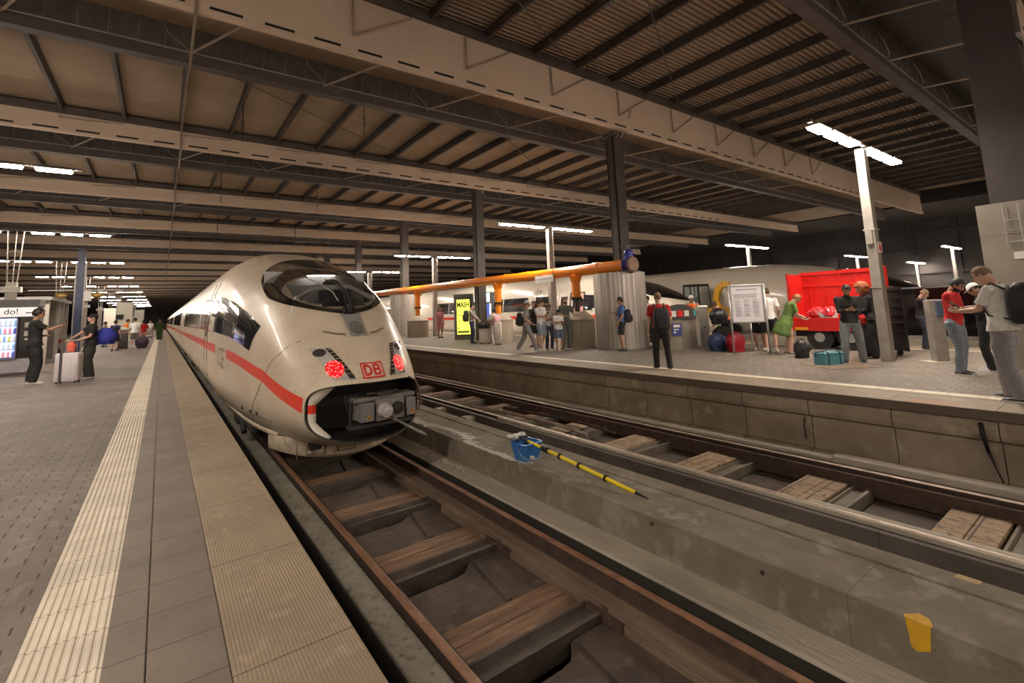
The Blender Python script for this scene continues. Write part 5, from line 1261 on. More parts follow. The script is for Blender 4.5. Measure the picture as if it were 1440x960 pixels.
    me = bake(o, [dict(type='REMESH', mode='VOXEL', voxel_size=.0095 if near else .013), dict(type='SMOOTH', factor=.5, iterations=2)])
    Ri = Rh.inverted(); n = len(me.polygons); ctr = np.empty(n*3); me.polygons.foreach_get('center', ctr); ctr = ctr.reshape(-1, 3)
    L = (ctr-np.array(hc)) @ np.array(Ri.transposed()); mi = np.zeros(n, int)
    front = L[:, 1] > .055
    for q in (-1, 1): mi[front & (np.hypot(L[:, 0]-q*.030, (L[:, 2]-.012)*1.7) < .013)] = 1; mi[front & (abs(L[:, 0]-q*.032) < .021) & (abs(L[:, 2]-.037) < .0065)] = 3
    mi[(L[:, 1] > .06) & (np.hypot(L[:, 0]*.45, L[:, 2]+.070) < .009)] = 2
    if beard: mi[(L[:, 2] < -.045) & (L[:, 2] > -.13) & (L[:, 1] > .0) & (mi != 2) & (np.hypot(L[:, 0]*.6, L[:, 2]+.07) > .014)] = 3
    me.polygons.foreach_set('material_index', mi.tolist())
    # hands joined to the same body mesh
    hb = MB()
    for sd, sh_, e, w in arms:
        d = (w-e).normalized(); pn = Vector((-sd, .0, 0)) if d.z < -.6 else Vector((-sd*.35, 0, 1)); hand(hb, w, d, pn, sd, curl)
    hm_ = hb.build('h', sk); bm = bmesh.new(); bm.from_mesh(me); bm.from_mesh(hm_.data); bm.to_mesh(me); bm.free(); bpy.data.objects.remove(hm_)
    me.polygons.foreach_set('use_smooth', [True]*len(me.polygons))
    # ---- clothes
    def wr(me_, amp=.007, sc=9):
        for v in me_.vertices:
            v.co += v.normal*amp*noise.noise(v.co*sc+Vector((x, y, 0)))
    vx = .013 if near else .017
    tm = top or cloth('white', (.84, .82, .79))
    if sleeve != 'bare':
        mb = MB(); hem = .88 if bottom != 'dress' else 1.0
        rr = [(hem, .168*loose, .120*loose), (.98, .160*loose, .118), (1.08, .148, .112), (1.18, .150, .114), (1.28, .168, .122), (1.38, .175, .115), (1.44, .140, .095), (1.482, .075, .072)]
        mb.loft([ring(z, rx, ry) for z, rx, ry in rr])
        for sd, sh_, e, w in arms:
            mb.ell(sh_, (.068, .068, .066), n=10, k=7)
            if sleeve == 'long': mb.path([sh_, sh_.lerp(e, .5), e, e.lerp(w, .5), e.lerp(w, .93)], [.066, .060, .052, .047, .040], 12)
            elif sleeve == 'short': mb.path([sh_, sh_.lerp(e, .35), sh_.lerp(e, .72)], [.067, .064, .064], 12)
        so = mb.build('hoodie' if sleeve == 'long' else 'shirt', tm, P); me_ = bake(so, [dict(type='REMESH', mode='VOXEL', voxel_size=vx), dict(type='SMOOTH', factor=.5, iterations=1)]); wr(me_)
        if vest:
            mb = MB(); mb.loft([ring(z, rx, ry, .014) for z, rx, ry in rr[:-1]]); vo = mb.build('safety_vest', vest, P); wr(bake(vo, [dict(type='REMESH', mode='VOXEL', voxel_size=vx)]))
            mb = MB(); mb.loft([ring(1.07, .15, .115, .022), ring(1.12, .15, .115, .022)], False); mb.build('reflective_band', white_p, vo)
    bmt = bot or cloth('jeans', (.12, .16, .24))
    if bottom in ('trousers', 'shorts'):
        mb = MB(); mb.loft([ring(z, rx, ry) for z, rx, ry in ((.80, .12, .10), (.86, .165, .118), (.94, .166, .120), (1.0, .155, .115))] if squat < .3 else [ring(z, rx, ry) for z, rx, ry in ((.84, .14, .11), (.94, .166, .125), (1.0, .155, .115))])
        for sd, hj, kn, an in legs:
            if bottom == 'trousers':
                lo_ = Vector((an.x, an.y-.005, an.z-.045)); mb.path([hj+Vector((0, 0, .02)), hj.lerp(kn, .5), kn, kn.lerp(an, .5), an, lo_], [.098*b, .090*b*loose, .074*loose, .072*loose, .066*loose, .068*loose], 14)
            else: mb.path([hj+Vector((0, 0, .02)), hj.lerp(kn, .5), hj.lerp(kn, .92)], [.100*b, .098*loose, .094*loose], 14)
        po = mb.build(bottom, bmt, P); wr(bake(po, [dict(type='REMESH', mode='VOXEL', voxel_size=vx), dict(type='SMOOTH', factor=.5, iterations=1)]), .010, 7)
    elif bottom in ('dress', 'skirt'):
        mb = MB(); mb.loft([ring(.52, .215, .185), ring(.6, .222, .185), ring(.8, .215, .165), ring(.92, .19, .145), ring(1.02, .16, .12), ring(1.08, .14, .10)])
        po = mb.build('skirt', tm if bottom == 'dress' else bmt, P); wr(bake(po, [dict(type='REMESH', mode='VOXEL', voxel_size=vx), dict(type='SMOOTH', factor=.5, iterations=1)]), .018, 8)
    # ---- shoes
    shm = shoe or flat('shoe black', (.02, .02, .022), .5)
    for i, (sd, hj, kn, an) in enumerate(legs):
        R = Matrix.Rotation(foot_yaw[i]*-1, 3, 'Z'); c = Vector((an.x, an.y, an.z-.085))
        if heel[i] > .03: R = R @ Matrix.Rotation(-min(heel[i]*4, .7), 3, 'X')
        mb = MB(); rg = []
        for yy, w_, h_ in ((-.075, .022, .05), (-.065, .036, .085), (-.02, .040, .100), (.04, .043, .075), (.10, .048, .055), (.15, .043, .042), (.18, .028, .030), (.188, .012, .018)):
            rg.append([c + R @ Vector((w_*cx_, yy, h_*cz_)) for cx_, cz_ in ((-1, .0), (-1.05, .25), (-.9, .65), (-.45, .98), (0, 1.03), (.45, .98), (.9, .65), (1.05, .25), (1, .0), (.5, 0), (-.5, 0))])
        mb.loft(rg); so = mb.build('shoe', shm, P, smooth=True)
        sl = [[c + R @ Vector((w_*sx_, yy, z_)) for sx_, z_ in ((-1.1, 0), (-1.1, .022), (1.1, .022), (1.1, 0))] for yy, w_ in ((-.078, .025), (-.06, .038), (.04, .044), (.10, .049), (.16, .042), (.192, .015))]
        MB().loft(sl).build('sole', white_p if shoe else black, so)
    # ---- hair / hat
    if hair in ('short', 'buzz', 'long', 'curly', 'bun'):
        mb = MB(); off = {'short': .009, 'buzz': .006, 'long': .02, 'curly': .06, 'bun': .014}[hair]; zlo = {'short': -.055, 'buzz': -.03, 'long': -.20, 'curly': -.13, 'bun': -.05}[hair]
        n_, k_ = 28, 20; vsx = []; idx = {}
        for i in range(k_+1):
            a = PI/2 - (PI*.80)*i/k_
            for j in range(n_):
                t = 2*PI*j/n_; wv_ = 1+ (.18*noise.noise(Vector((math.cos(t)*3, math.sin(t)*3, a*3+x))) if hair == 'curly' else .03*math.sin(9*t))
                vsx.append((math.cos(a)*math.cos(t)*(.076+off)*wv_, -.008+math.cos(a)*math.sin(t)*(.098+off)*wv_, .018+math.sin(a)*(.102+off)*wv_ if a > -.2 or hair not in ('long', 'curly') else .018+a*.18))
        fs = []
        for i in range(k_):
            for j in range(n_):
                q = (j+1) % n_; c4 = [vsx[i*n_+j], vsx[i*n_+q], vsx[(i+1)*n_+q], vsx[(i+1)*n_+j]]; mx_ = [sum(v[t] for v in c4)/4 for t in range(3)]
                if mx_[2] < zlo: continue
                if mx_[1] > (.040 if hair != 'curly' else .07) and mx_[2] < (.062 if hair != 'buzz' else .075): continue
                if hair in ('short', 'buzz', 'bun') and mx_[1] > -.01 and mx_[2] < .0: continue
                fs.append((i*n_+j, (i+1)*n_+j, (i+1)*n_+q, i*n_+q))
        mb.add([Hd(v) for v in vsx], fs)
        ho = mb.build('hair', hm, P, smooth=True); m = ho.modifiers.new('s', 'SOLIDIFY'); m.thickness = .009 if hair != 'curly' else .03; m.offset = -1
        if hair == 'bun': MB().ell(Hd((0, -.11, .06)), (.04, .04, .04), n=10, k=8).build('hair_bun', hm, ho, smooth=True)
    elif hair.startswith('cap'):
        mb = MB(); n_ = 24; rg = []
        for i in range(9):
            a = PI/2*i/8; rg.append([Hd((max(math.sin(a), .02)*.088*math.cos(2*PI*j/n_), -.008+max(math.sin(a), .02)*.108*math.sin(2*PI*j/n_), .028+.098*math.cos(a))) for j in range(n_)])
        mb.loft(rg, False); sg_ = -1 if hair == 'cap_back' else 1
        mb.add([Hd((xx, -.008+sg_*(.10*math.sqrt(max(1-(xx/.088)**2, 0)) + ex_), .032-ex_*.25)) for xx in [-.08+.016*q for q in range(11)] for ex_ in (0, .075*max(1-(xx/.085)**2, .05)**.5)], [(2*q, 2*q+1, 2*q+3, 2*q+2) for q in range(10)])
        ho = mb.build('cap', hm, P, smooth=True); m = ho.modifiers.new('s', 'SOLIDIFY'); m.thickness = .006
        MB().loft([[Hd((.080*math.cos(2*PI*j/16), -.008+.099*math.sin(2*PI*j/16), z)) for j in range(16)] for z in (-.02, .028)], False).build('hair', flat('hair dark', (.03, .02, .015), .7), P, smooth=True)
    P.scale = (s, s, s); info = dict(o=P, s=s, U=U, arms=arms, f=F_, x=x, y=y, z0=z0); PEOPLE.append(info)
    return info
def W(info, p):
    """a point of a person's own frame in world coordinates"""
    v = Vector(p)*info['s']; c, s_ = math.cos(info['f']), math.sin(info['f']); return Vector((info['x']+v.x*c-v.y*s_, info['y']+v.x*s_+v.y*c, info['z0']+v.z))
def backpack(info, m, label, size=1.0, low=0, strap=True, front=False):
    c = W(info, info['U']((0, -.22*size+(.0 if not front else .44), 1.22-low))); t = thing('backpack', label, 'backpack', tuple(c), info['f'])
    mb = MB(); mb.loft([[(a, b_, z) for a, b_ in rrect(w_, d_, .04)] for z, w_, d_ in ((-.24*size, .13*size, .07), (-.21*size, .155*size, .10), (0, .16*size, .105), (.16*size, .145*size, .09), (.22*size, .10*size, .05))]); mb.build('bag_body', m, t, smooth=True, auto=1.0)
    MB().loft([[(a, b_-.11, z) for a, b_ in rrect(.11*size, .035, .02)] for z in (-.19*size, -.15*size, .0, .03)]).build('front_pocket', m, t, smooth=True, auto=1.0)
    if strap:
        for sd in (-1, 1):
            pts = [info['U'](p) for p in ((sd*.10, -.13, 1.40), (sd*.115, -.02, 1.492), (sd*.12, .10, 1.42), (sd*.135, .135, 1.28), (sd*.165, .06, 1.08), (sd*.12, -.13, 1.02))]
            pts = [(W(info, p)-c) for p in pts]; ca, sa = math.cos(-info['f']), math.sin(-info['f']); pts = [Vector((p.x*ca-p.y*sa, p.x*sa+p.y*ca, p.z)) for p in pts]
            MB().path(pts, [.022]*6, 6, flatten=.45).build('shoulder_strap', m, t, smooth=True)
    return t
def held(info, name, label, cat, mb, m, off=(0, 0, 0), which=0, rot=0, z=None):
    sd, sh_, e, w = info['arms'][which]; d = (w-e).normalized(); p = W(info, w + d*.09 + Vector(off)); o = mb.build(name, m, loc=tuple(p), rotz=info['f']+rot, label=label, cat=cat); return o
def phone(info, label, which=0, tilt=.6, off=(0, .0, .02)):
    R = Matrix.Rotation(tilt, 3, 'X'); o = MB().obox((0, 0, .03), (.072, .009, .15), R).build('mobile_phone', black_gl, label=label, cat='mobile phone'); sd, sh_, e, w = info['arms'][which]; d = (w-e).normalized()
    o.location = W(info, w+d*.08+Vector(off)); o.rotation_euler.z = info['f']; return o
def suitcase(x, y, rz, w_, d_, h_, m, label, handle=True, straps=None, z=0, group=None):
    t = thing('suitcase', label, 'suitcase', (x, y, z), rz, group)
    mb = MB().loft([[(a, b_, zz) for a, b_ in rrect(w_/2*k_, d_/2*k_, .05)] for zz, k_ in ((.05, .9), (.075, 1), (h_-.03, 1), (h_, .9))]); mb.build('shell', m, t, smooth=True, auto=.6)
    mb = MB()
    for q in range(5): mb.box(-w_/2*.75+q*w_*.75/4-.006, -w_/2*.75+q*w_*.75/4+.006, -d_/2-.006, -d_/2+.01, .1, h_-.06)
    mb.build('shell_ribs', m, t)
    for sx in (-1, 1):
        for sy in (-1, 1): MB().tube((sx*w_*.38-.015, sy*d_*.32, .028), (sx*w_*.38+.015, sy*d_*.32, .028), .028, .028, 10).build('wheel', tyre, t)
    MB().box(-.002, .002, -d_/2, d_/2, .05, h_).box(-w_/2-.003, w_/2+.003, -.006, .006, .06, h_+.002).build('zip_seam', grey_p, t)
    if handle: MB().tube((-.1, d_*.4, h_-.02), (-.1, d_*.4, h_+.32), .009, .009, 6).tube((.1, d_*.4, h_-.02), (.1, d_*.4, h_+.32), .009, .009, 6).tube((-.11, d_*.4, h_+.32), (.11, d_*.4, h_+.32), .014, .014, 8).build('pull_handle', grey_p, t)
    MB().path([(-.07, 0, h_), (-.06, 0, h_+.025), (.06, 0, h_+.025), (.07, 0, h_)], .009, 6).build('carry_handle', grey_p, t)
    if straps: MB().box(-w_*.22-.03, -w_*.22+.03, -d_/2-.008, d_/2+.008, .05, h_+.006).build('luggage_strap', straps, t)
    return t
def softbag(name, x, y, r, m, label, cat, rz=0, z=0, hnd=True, n=7, group=None, seed=1):
    t = thing(name, label, cat, (x, y, z), rz, group); rd = random.Random(seed); mb = MB(); mb.ell((0, 0, r[2]*.95), r, n=16, k=10)
    for i in range(n): mb.ell((rd.uniform(-.5, .5)*r[0], rd.uniform(-.5, .5)*r[1], r[2]*rd.uniform(.55, 1.2)), (r[0]*.55, r[1]*.6, r[2]*.5), Matrix.Rotation(rd.random()*3, 3, 'Z'), n=10, k=7)
    mb.box(-r[0]*.7, r[0]*.7, -r[1]*.7, r[1]*.7, 0, r[2]*.6)
    o = mb.build('bag_body', m, t); me = bake(o, [dict(type='REMESH', mode='VOXEL', voxel_size=.02), dict(type='SMOOTH', factor=.5, iterations=3)])
    for v in me.vertices: v.co += v.normal*.012*noise.noise(v.co*11+Vector((seed, 0, 0))); v.co.z = max(v.co.z, .002)
    if hnd:
        for sy in (-1, 1): MB().path([(-r[0]*.45, sy*r[1]*.3, r[2]*1.6), (-r[0]*.3, sy*r[1]*.2, r[2]*2.1), (r[0]*.3, sy*r[1]*.2, r[2]*2.1), (r[0]*.45, sy*r[1]*.3, r[2]*1.6)], .010, 6).build('handle', black, t, smooth=True)
    return t
blk = cloth('black', (.022, .02, .021)); wht = cloth('white', (.84, .82, .79)); gry = cloth('grey', (.22, .21, .21)); red = cloth('red', (.55, .018, .018)); jn = cloth('light jeans', (.22, .25, .29)); djn = cloth('dark jeans', (.05, .06, .09))
navy = cloth('navy', (.03, .035, .08)); green = cloth('green', (.15, .24, .06)); lgrey = cloth('light grey', (.42, .40, .38)); wsh = flat('white trainer', (.6, .57, .54), .6); brn = flat('brown shoe', (.07, .045, .03), .4)
h_blk = flat('hair black', (.012, .01, .01), .6); h_brn = flat('hair brown', (.06, .032, .018), .7); h_gry = flat('hair grey brown', (.24, .155, .11), .8); h_red = flat('hair auburn', (.32, .09, .025), .7); h_gin = flat('hair ginger', (.35, .15, .06), .7)
PH = dict(rh=(.06, .32, 1.20), lh=(-.06, .32, 1.18))
# ---- group at the right edge
p = person('man in white short-sleeved shirt and grey trousers with black backpack, standing at the platform edge', 9.02, 1.32, 160, 1.80, top=wht, bot=cloth('grey trousers', (.27, .26, .275)), shoe=flat('dark trainer', (.04, .045, .055), .6), hair='buzz', hairm=h_gry, hp=28, lean=4, rh=(.08, .42, 1.17), lh=(-.10, .40, 1.13), build=1.12, near=True, loose=1.18, feet=((.12, .08), (-.12, -.10)), curl=.9)
backpack(p, flat('black nylon', (.015, .014, .015), .6), 'black backpack on the man in the white short-sleeved shirt', 1.15)
phone(p, 'phone held by the man in the white short-sleeved shirt', 0, -.9)
p = person('man in red polo shirt and light jeans looking down at a phone, right platform', 11.32, 2.28, -18, 1.70, top=red, bot=cloth('stone jeans', (.20, .24, .28)), shoe=flat('black loafer', (.02, .018, .018), .35), hair='short', hairm=h_blk, skin='tan', hp=34, lean=3, rh=(.05, .30, 1.15), lh=(-.08, .30, 1.12), near=True, beard=True, build=1.12, curl=1.0)
phone(p, 'phone held by the man in the red polo shirt', 0, -.9)
p = person('person in white cap and dark jacket between the red polo man and another man', 11.95, 1.98, 175, 1.60, sleeve='long', top=blk, bot=blk, shoe=flat('grey trainer', (.35, .32, .34), .6), hair='cap', hairm=wht, hp=30, **PH)
p = person('man in black T-shirt and dark jeans holding a yellow bag beyond the validator post', 15.6, 3.74, 0, 1.54, top=blk, bot=djn, shoe=brn, hair='buzz', hairm=h_gry, hp=30, lean=4, rh=(.10, .34, 1.02), lh=(-.04, .36, 1.05), build=1.15)
held(p, 'yellow_bag', 'small yellow plastic bag in the hand of the man in black T-shirt', 'bag', MB().loft([[(a, b_, z) for a, b_ in rrect(w_, .03, .02)] for z, w_ in ((-.3, .09), (-.2, .10), (0, .04))]), flat('yellow bag', (.6, .62, .05), .4), (0, .02, 0))
# ---- phone pair by the skip
p = person('man in black jacket and light jeans looking at phone beside the blue cool bag', 12.05, 4.12, 278, 1.70, sleeve='long', top=blk, bot=cloth('washed jeans', (.26, .29, .31)), shoe=flat('black trainer', (.03, .03, .03), .5), hair='short', hairm=h_blk, skin='tan', hp=32, rh=(.05, .27, 1.17), lh=(-.06, .28, 1.16), near=True, feet=((.17, .05), (-.17, -.02)), loose=1.12, curl=1.0, beard=True)
phone(p, 'phone held by the man in the black hooded jacket', 0, -.8)
p = person('woman with big curly auburn hair in a long black dress behind the black-jacketed man', 13.1, 4.12, 200, 1.70, sleeve='long', top=blk, bottom='trousers', bot=blk, hair='curly', hairm=h_red, hp=10, loose=1.4, rh=(.14, .3, 1.05), lh=(-.14, .3, 1.0))
softbag('shoulder_bag', 12.85, 4.14, (.10, .05, .12), red, 'small red bag held by the curly-haired woman', 'bag', VA, .78, seed=3)
p = person('woman with ginger hair in a green knee-length dress bending toward the red skip', 12.95, 5.85, 15, 1.62, top=green, bottom='dress', shoe=brn, hair='short', hairm=h_gin, lean=24, hp=20, rh=(.10, .46, 1.00), lh=(-.10, .44, .98), build=1.25)
p = person('man in white T-shirt and black shorts seen from behind, between the board and green dress', 13.6, 6.58, 90, 1.74, top=wht, bottom='shorts', bot=blk, shoe=wsh, hair='short', hairm=h_brn, hp=14, rh=(.24, .12, .95), lh=(-.26, .05, .86), loose=1.12, build=1.05)
p = person('person in black shorts and white trainers standing behind the notice board', 13.85, 7.0, 250, 1.58, top=wht, bottom='shorts', bot=blk, shoe=wsh, hair='short', hairm=h_blk, hp=10, rh=(.2, .2, .9), loose=1.3)
# ---- bins and luggage
p = person('worker in orange safety vest and white cap standing behind the steel recycling bin', 14.25, 9.35, 250, 1.66, sleeve='long', top=cloth('pale orange', (.65, .3, .2)), bot=navy, vest=flat('hi-vis orange', (.95, .18, .03), .6), hair='cap_back', hairm=wht, skin='dark', hp=12, **PH)
p = person('traveller in orange top leaning over the pile of dark luggage behind the notice board', 14.3, 8.15, 200, 1.55, top=cloth('orange top', (.8, .16, .05)), bot=blk, hair='bun', hairm=h_brn, lean=38, hp=5, rh=(.12, .45, .82), lh=(-.12, .5, .85))
p = person('man in red T-shirt and black trousers seen from behind near the platform edge', 8.95, 6.72, 100, 1.68, top=red, bot=blk, shoe=flat('dark shoe', (.03, .026, .026), .5), hair='buzz', hairm=h_gry, hp=4, rh=(.2, .22, 1.02), lh=(-.27, .04, .84), near=True, build=1.08, feet=((.15, -.06), (-.12, .10)))
backpack(p, flat('black rucksack', (.02, .02, .024), .6), 'black rucksack slung on the man in the red T-shirt', 1.05, .06)
p = person('man in cream shirt and dark trousers half hidden left of the red T-shirt man', 14.1, 11.05, 210, 1.72, top=cloth('cream', (.62, .56, .45)), bot=blk, shoe=wsh, hair='short', hairm=h_blk, skin='tan', **PH)
p = person('young man in blue T-shirt and black shorts with backpack leaning by the silver cylinder', 11.75, 10.25, 180, 1.68, top=cloth('sky blue', (.10, .18, .45)), bottom='shorts', bot=blk, hair='short', hairm=h_blk, skin='tan', hp=12, lean=-3, rh=(.06, .22, 1.22), lh=(-.22, .12, .92), near=True)
backpack(p, flat('navy rucksack', (.02, .02, .03), .6), 'dark backpack on the young man in the blue T-shirt', .9, .08)
p = person('man in grey T-shirt and grey trousers leaning his arm on the nearest concrete foot', 11.42, 12.5, 290, 1.78, top=cloth('slate', (.12, .125, .115)), bot=cloth('slate trousers', (.13, .135, .14)), shoe=flat('dark shoe', (.03, .026, .026), .5), hair='buzz', hairm=h_brn, skin='fair', beard=True, rh=(.05, .30, 1.10), lh=(-.40, .22, 1.12), feet=((.14, .02), (-.06, .08)))
p = person('man walking in white cap, white T-shirt and grey trousers with a black rucksack', 9.85, 12.75, 0, 1.70, top=lgrey, bot=cloth('pale grey trousers', (.27, .26, .27)), shoe=wsh, hair='cap', hairm=wht, lean=4, rh=(.2, .18, .98), lh=(-.22, -.08, .9), feet=((.09, .33), (-.09, -.30)), heel=(0, .06), loose=1.1, near=True)
backpack(p, flat('black rucksack', (.02, .02, .024), .6), 'black rucksack on the walking man in the white cap', 1.0, .10)
p = person('young man in white T-shirt and denim shorts looking at his phone behind the walking man', 10.45, 12.70, 310, 1.72, top=wht, bottom='shorts', bot=cloth('pale denim', (.30, .36, .44)), shoe=wsh, hair='short', hairm=h_brn, hp=22, feet=((.1, .12), (-.1, -.18)), heel=(0, .05), near=True, **PH)
phone(p, 'phone held by the young man in denim shorts', 0, -.8)
p = person('person in black with a dark bag between the walking man and the phone reader', 11.4, 14.2, 240, 1.70, sleeve='long', top=blk, bottom='skirt', bot=blk, hair='long', hairm=h_blk)
p = person('woman in white top and jeans behind the child, left of the second lamp post', 11.1, 13.05, 290, 1.56, top=lgrey, bot=djn, hair='long', hairm=h_brn, skin='tan', hp=16, **PH)
p = person('child in white T-shirt and knee-length denim shorts looking at a phone', 10.80, 12.20, 290, 1.38, top=wht, bottom='shorts', bot=cloth('denim shorts', (.12, .16, .22)), shoe=brn, hair='long', hairm=h_blk, skin='tan', hp=26, loose=1.15, **PH)
p = person('traveller in grey shirt with dark backpack behind a white suitcase by the advertising pillar', 11.25, 18.55, 350, 1.75, sleeve='long', top=lgrey, bot=navy, hair='short', hairm=h_blk, hp=8, rh=(.12, .36, 1.0), lh=(-.1, .34, 1.0))
backpack(p, flat('grey green rucksack', (.05, .05, .045), .7), 'dark square backpack on the traveller by the advertising pillar', 1.1)
p = person('child in white with a pink backpack standing behind the white suitcases', 11.5, 17.1, 120, 1.48, top=cloth('mint', (.55, .6, .45)), bot=wht, shoe=wsh, hair='short', hairm=h_blk, skin='tan')
backpack(p, flat('pink bag', (.62, .35, .37), .7), 'pink backpack on the child by the white suitcases', .95, .02)
p = person('woman in a pink and red dress behind the third lamp post', 12.6, 24.2, 300, 1.70, top=cloth('pink floral', (.75, .12, .16), (.6, .4, .4)), bottom='dress', hair='long', hairm=h_gin)
p = person('person in black at the ticket machine behind the middle pipe leg', 13.25, 19.5, 150, 1.76, sleeve='long', top=blk, bot=blk, hair='bun', hairm=h_blk, skin='tan', rh=(.1, .4, 1.2))
# ---- left platform
p = person('man in black T-shirt and wide black trousers holding up a phone by the vending machine', -2.75, 18.1, 5, 1.98, top=blk, bot=blk, shoe=wsh, hair='short', hairm=h_blk, skin='tan', hp=8, hy=-6, rh=(.12, .46, 1.33), lh=(-.02, .20, 1.10), near=True, loose=1.25, build=1.1, curl=.9)
phone(p, 'phone raised by the man in black at the vending machine', 0, .2)
p = person('man in black with dark cap carrying a blue sack, standing by the white suitcase', -1.62, 18.4, 190, 1.80, top=blk, bot=cloth('charcoal', (.035, .033, .03)), shoe=black, hair='cap', hairm=blk, hp=-14, rh=(.10, .42, 1.08), lh=(-.16, .30, 1.05), near=True, loose=1.25, build=1.1)
c = W(p, (-.02, -.30, 1.05)); softbag('blue_sack', c.x, c.y, (.31, .18, .25), cloth('royal blue', (.03, .04, .33)), 'large blue sack bag slung behind the man with the dark cap', 'bag', VA, c.z-.17, False, seed=5)
suitcase(-1.93, 17.25, -.25, .50, .32, .78, mat('white shell', (.66, .62, .64), .3, coat=.3), 'large white hard-shell suitcase with dark strap and red tag on the left platform', straps=flat('dark strap', (.06, .05, .06), .7))
softbag('coral_bag', -1.90, 17.25, (.10, .09, .14), cloth('coral', (.85, .16, .10)), 'coral cloth bag on top of the large white suitcase', 'bag', 0, .80, False, seed=6)
p = person('seated person in red jacket and pale cap in the waiting shelter', -3.95, 29.6, 330, 1.78, sleeve='long', top=cloth('crimson', (.40, .01, .02)), bot=blk, hair='cap', hairm=lgrey, squat=1.0, lean=22, hp=10, feet=((.14, .32), (-.14, .30)), rh=(.10, .5, .8), lh=(-.1, .5, .8))
LB = [('woman in navy top and navy shorts standing with a grey suitcase, left platform', -2.12, 35.6, 60, 1.72, dict(top=navy, bottom='shorts', bot=navy, hair='bun', hairm=h_brn)),
      ('person in orange jacket behind the grey suitcase on the left platform', -1.85, 38.6, 20, 1.80, dict(top=cloth('orange jk', (.75, .2, .02)), sleeve='long', bot=wht, hair='short', hairm=h_brn, lean=10)),
      ('person in white T-shirt and grey shorts seen from behind on the left platform', -1.32, 37.8, 90, 1.84, dict(top=wht, bottom='shorts', bot=cloth('khaki grey', (.17, .16, .13)), hair='short', hairm=h_blk, loose=1.2, shoe=wsh)),
      ('person in red top beyond the white T-shirt person on the left platform', -.98, 41.5, 110, 1.70, dict(top=red, bot=cloth('pink', (.5, .25, .25)), hair='long', hairm=h_brn)),
      ('crouching traveller in pale clothes by the tactile strip on the left platform', -.75, 46.2, 200, 1.70, dict(top=lgrey, bot=lgrey, hair='short', hairm=h_blk, squat=.8, lean=25, feet=((.14, .2), (-.14, .2)))),
      ('person in long dark green coat near the train, far along the left platform', -.12, 52.5, 90, 1.85, dict(top=cloth('dark green', (.04, .07, .02)), sleeve='long', bottom='trousers', bot=cloth('dark green', (.04, .07, .02)), hair='short', hairm=h_blk, loose=1.6)),
      ('person in pale top walking far along the left platform beside the shelter', -3.1, 42.8, 30, 1.70, dict(top=cloth('cream2', (.6, .5, .35)), bot=jn, hair='short', hairm=h_brn)),
      ('person in white sitting lower far along the left platform', -2.7, 47.5, 0, 1.6, dict(top=wht, bot=jn, hair='short', hairm=h_blk, squat=.5, lean=20)),
      ('distant person in white shirt walking beyond the green coat', -.9, 60, 270, 1.75, dict(top=wht, bot=djn, hair='short', hairm=h_blk)),
      ('distant person in pink top at the far end of the left platform', -1.5, 66, 270, 1.72, dict(top=cloth('pink2', (.6, .15, .2)), bot=blk, hair='long', hairm=h_brn)),
      ('distant person in dark clothes by the pale information panel', -2.0, 56, 90, 1.75, dict(top=navy, bot=blk, hair='short', hairm=h_blk))]
for lb, x_, y_, f_, H_, kw in LB: person(lb, x_, y_, f_, H_, **kw)
suitcase(-1.82, 36.6, .1, .50, .32, 1.0, flat('charcoal shell', (.07, .065, .07), .5), 'tall charcoal suitcase beside the woman in navy shorts', False)
softbag('holdall', -1.80, 36.62, (.32, .2, .14), cloth('pale holdall', (.42, .40, .33)), 'pale soft bag resting on top of the tall charcoal suitcase', 'bag', 0, 1.03, False, seed=8)
softbag('luggage_bundle', -.92, 37.0, (.34, .28, .36), cloth('dark plum', (.06, .045, .06)), 'dark plum travel bag standing by the tactile strip', 'bag', 0, 0, True, seed=9)
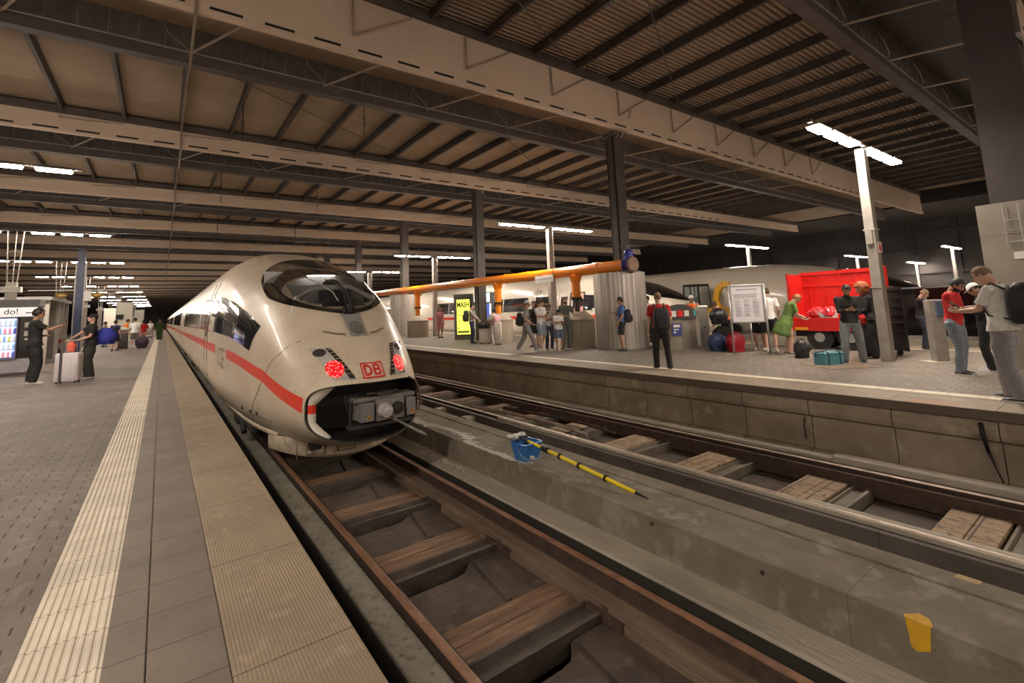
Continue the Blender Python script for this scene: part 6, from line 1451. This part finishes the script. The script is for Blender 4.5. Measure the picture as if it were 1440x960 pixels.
# ---- luggage on the right platform
suitcase(11.25, 17.5, face(-5), .46, .28, .64, mat('cream shell', (.66, .62, .55), .35), 'white suitcase with a black holdall on it, by the advertising pillar', False)
suitcase(11.28, 16.5, face(-5), .27, .34, .92, mat('cream shell', (.66, .62, .55), .35), 'tall narrow white suitcase right of the one with the holdall')
softbag('holdall', 11.22, 17.45, (.36, .18, .15), flat('black holdall', (.03, .03, .03), .6), 'black patterned holdall lying on the white suitcase', 'bag', face(-5), .67, seed=10)
softbag('travel_bag', 13.05, 7.3, (.27, .20, .29), mat('red nylon', (.42, .015, .03), .45), 'large red travel bag on the floor behind the notice board legs', 'bag', face(0), 0, True, seed=11)
softbag('travel_bag', 13.05, 7.85, (.26, .2, .27), mat('blue nylon', (.03, .06, .17), .5), 'blue travel bag on the floor left of the red one', 'bag', face(0), 0, True, seed=12)
softbag('travel_bag', 13.55, 7.95, (.34, .25, .36), blk, 'black travel bag at the bottom of the pile behind the blue bag', 'bag', face(0), 0, True, seed=13)
softbag('rucksack', 13.5, 8.0, (.28, .22, .25), flat('black gloss nylon', (.02, .02, .025), .4), 'black rucksack on top of the dark luggage pile', 'bag', face(0), .74, False, seed=14)
softbag('handbag', 12.42, 5.32, (.19, .14, .22), flat('black leather', (.015, .014, .015), .35), 'black handbag on the paving at the feet of the green dress woman', 'bag', face(10), 0, True, seed=15)
# cool bag
cb = thing('cool_bag', 'light blue cool bag with dark trim on the paving left of the black-jacketed man', 'bag', (11.55, 4.42, 0), face(12))
cy = mat('cool bag cyan', (.10, .33, .40), .5, col2=(.08, .27, .33))
MB().loft([[(a, b_, z) for a, b_ in rrect(.25, .15, .03)] for z in (0, .24)] + [[(a, b_, .27) for a, b_ in rrect(.22, .12, .03)]]).build('bag_body', cy, cb, smooth=True, auto=.6)
MB().box(-.255, .255, -.155, .155, .225, .24).box(-.16, -.14, -.158, .158, 0, .272).box(.13, .15, -.158, .158, 0, .272).build('dark_trim', navy, cb)
MB().path([(-.15, -.1, .27), (-.13, -.05, .33), (.13, -.05, .33), (.15, -.1, .27)], .012, 6).path([(-.25, 0, .22), (-.33, 0, .18), (-.36, -.05, .27), (-.2, -.1, .3)], .012, 6).build('handle', navy, cb, smooth=True)
bpy.context.view_layer.update()

bpy.data.scenes.remove(TS)
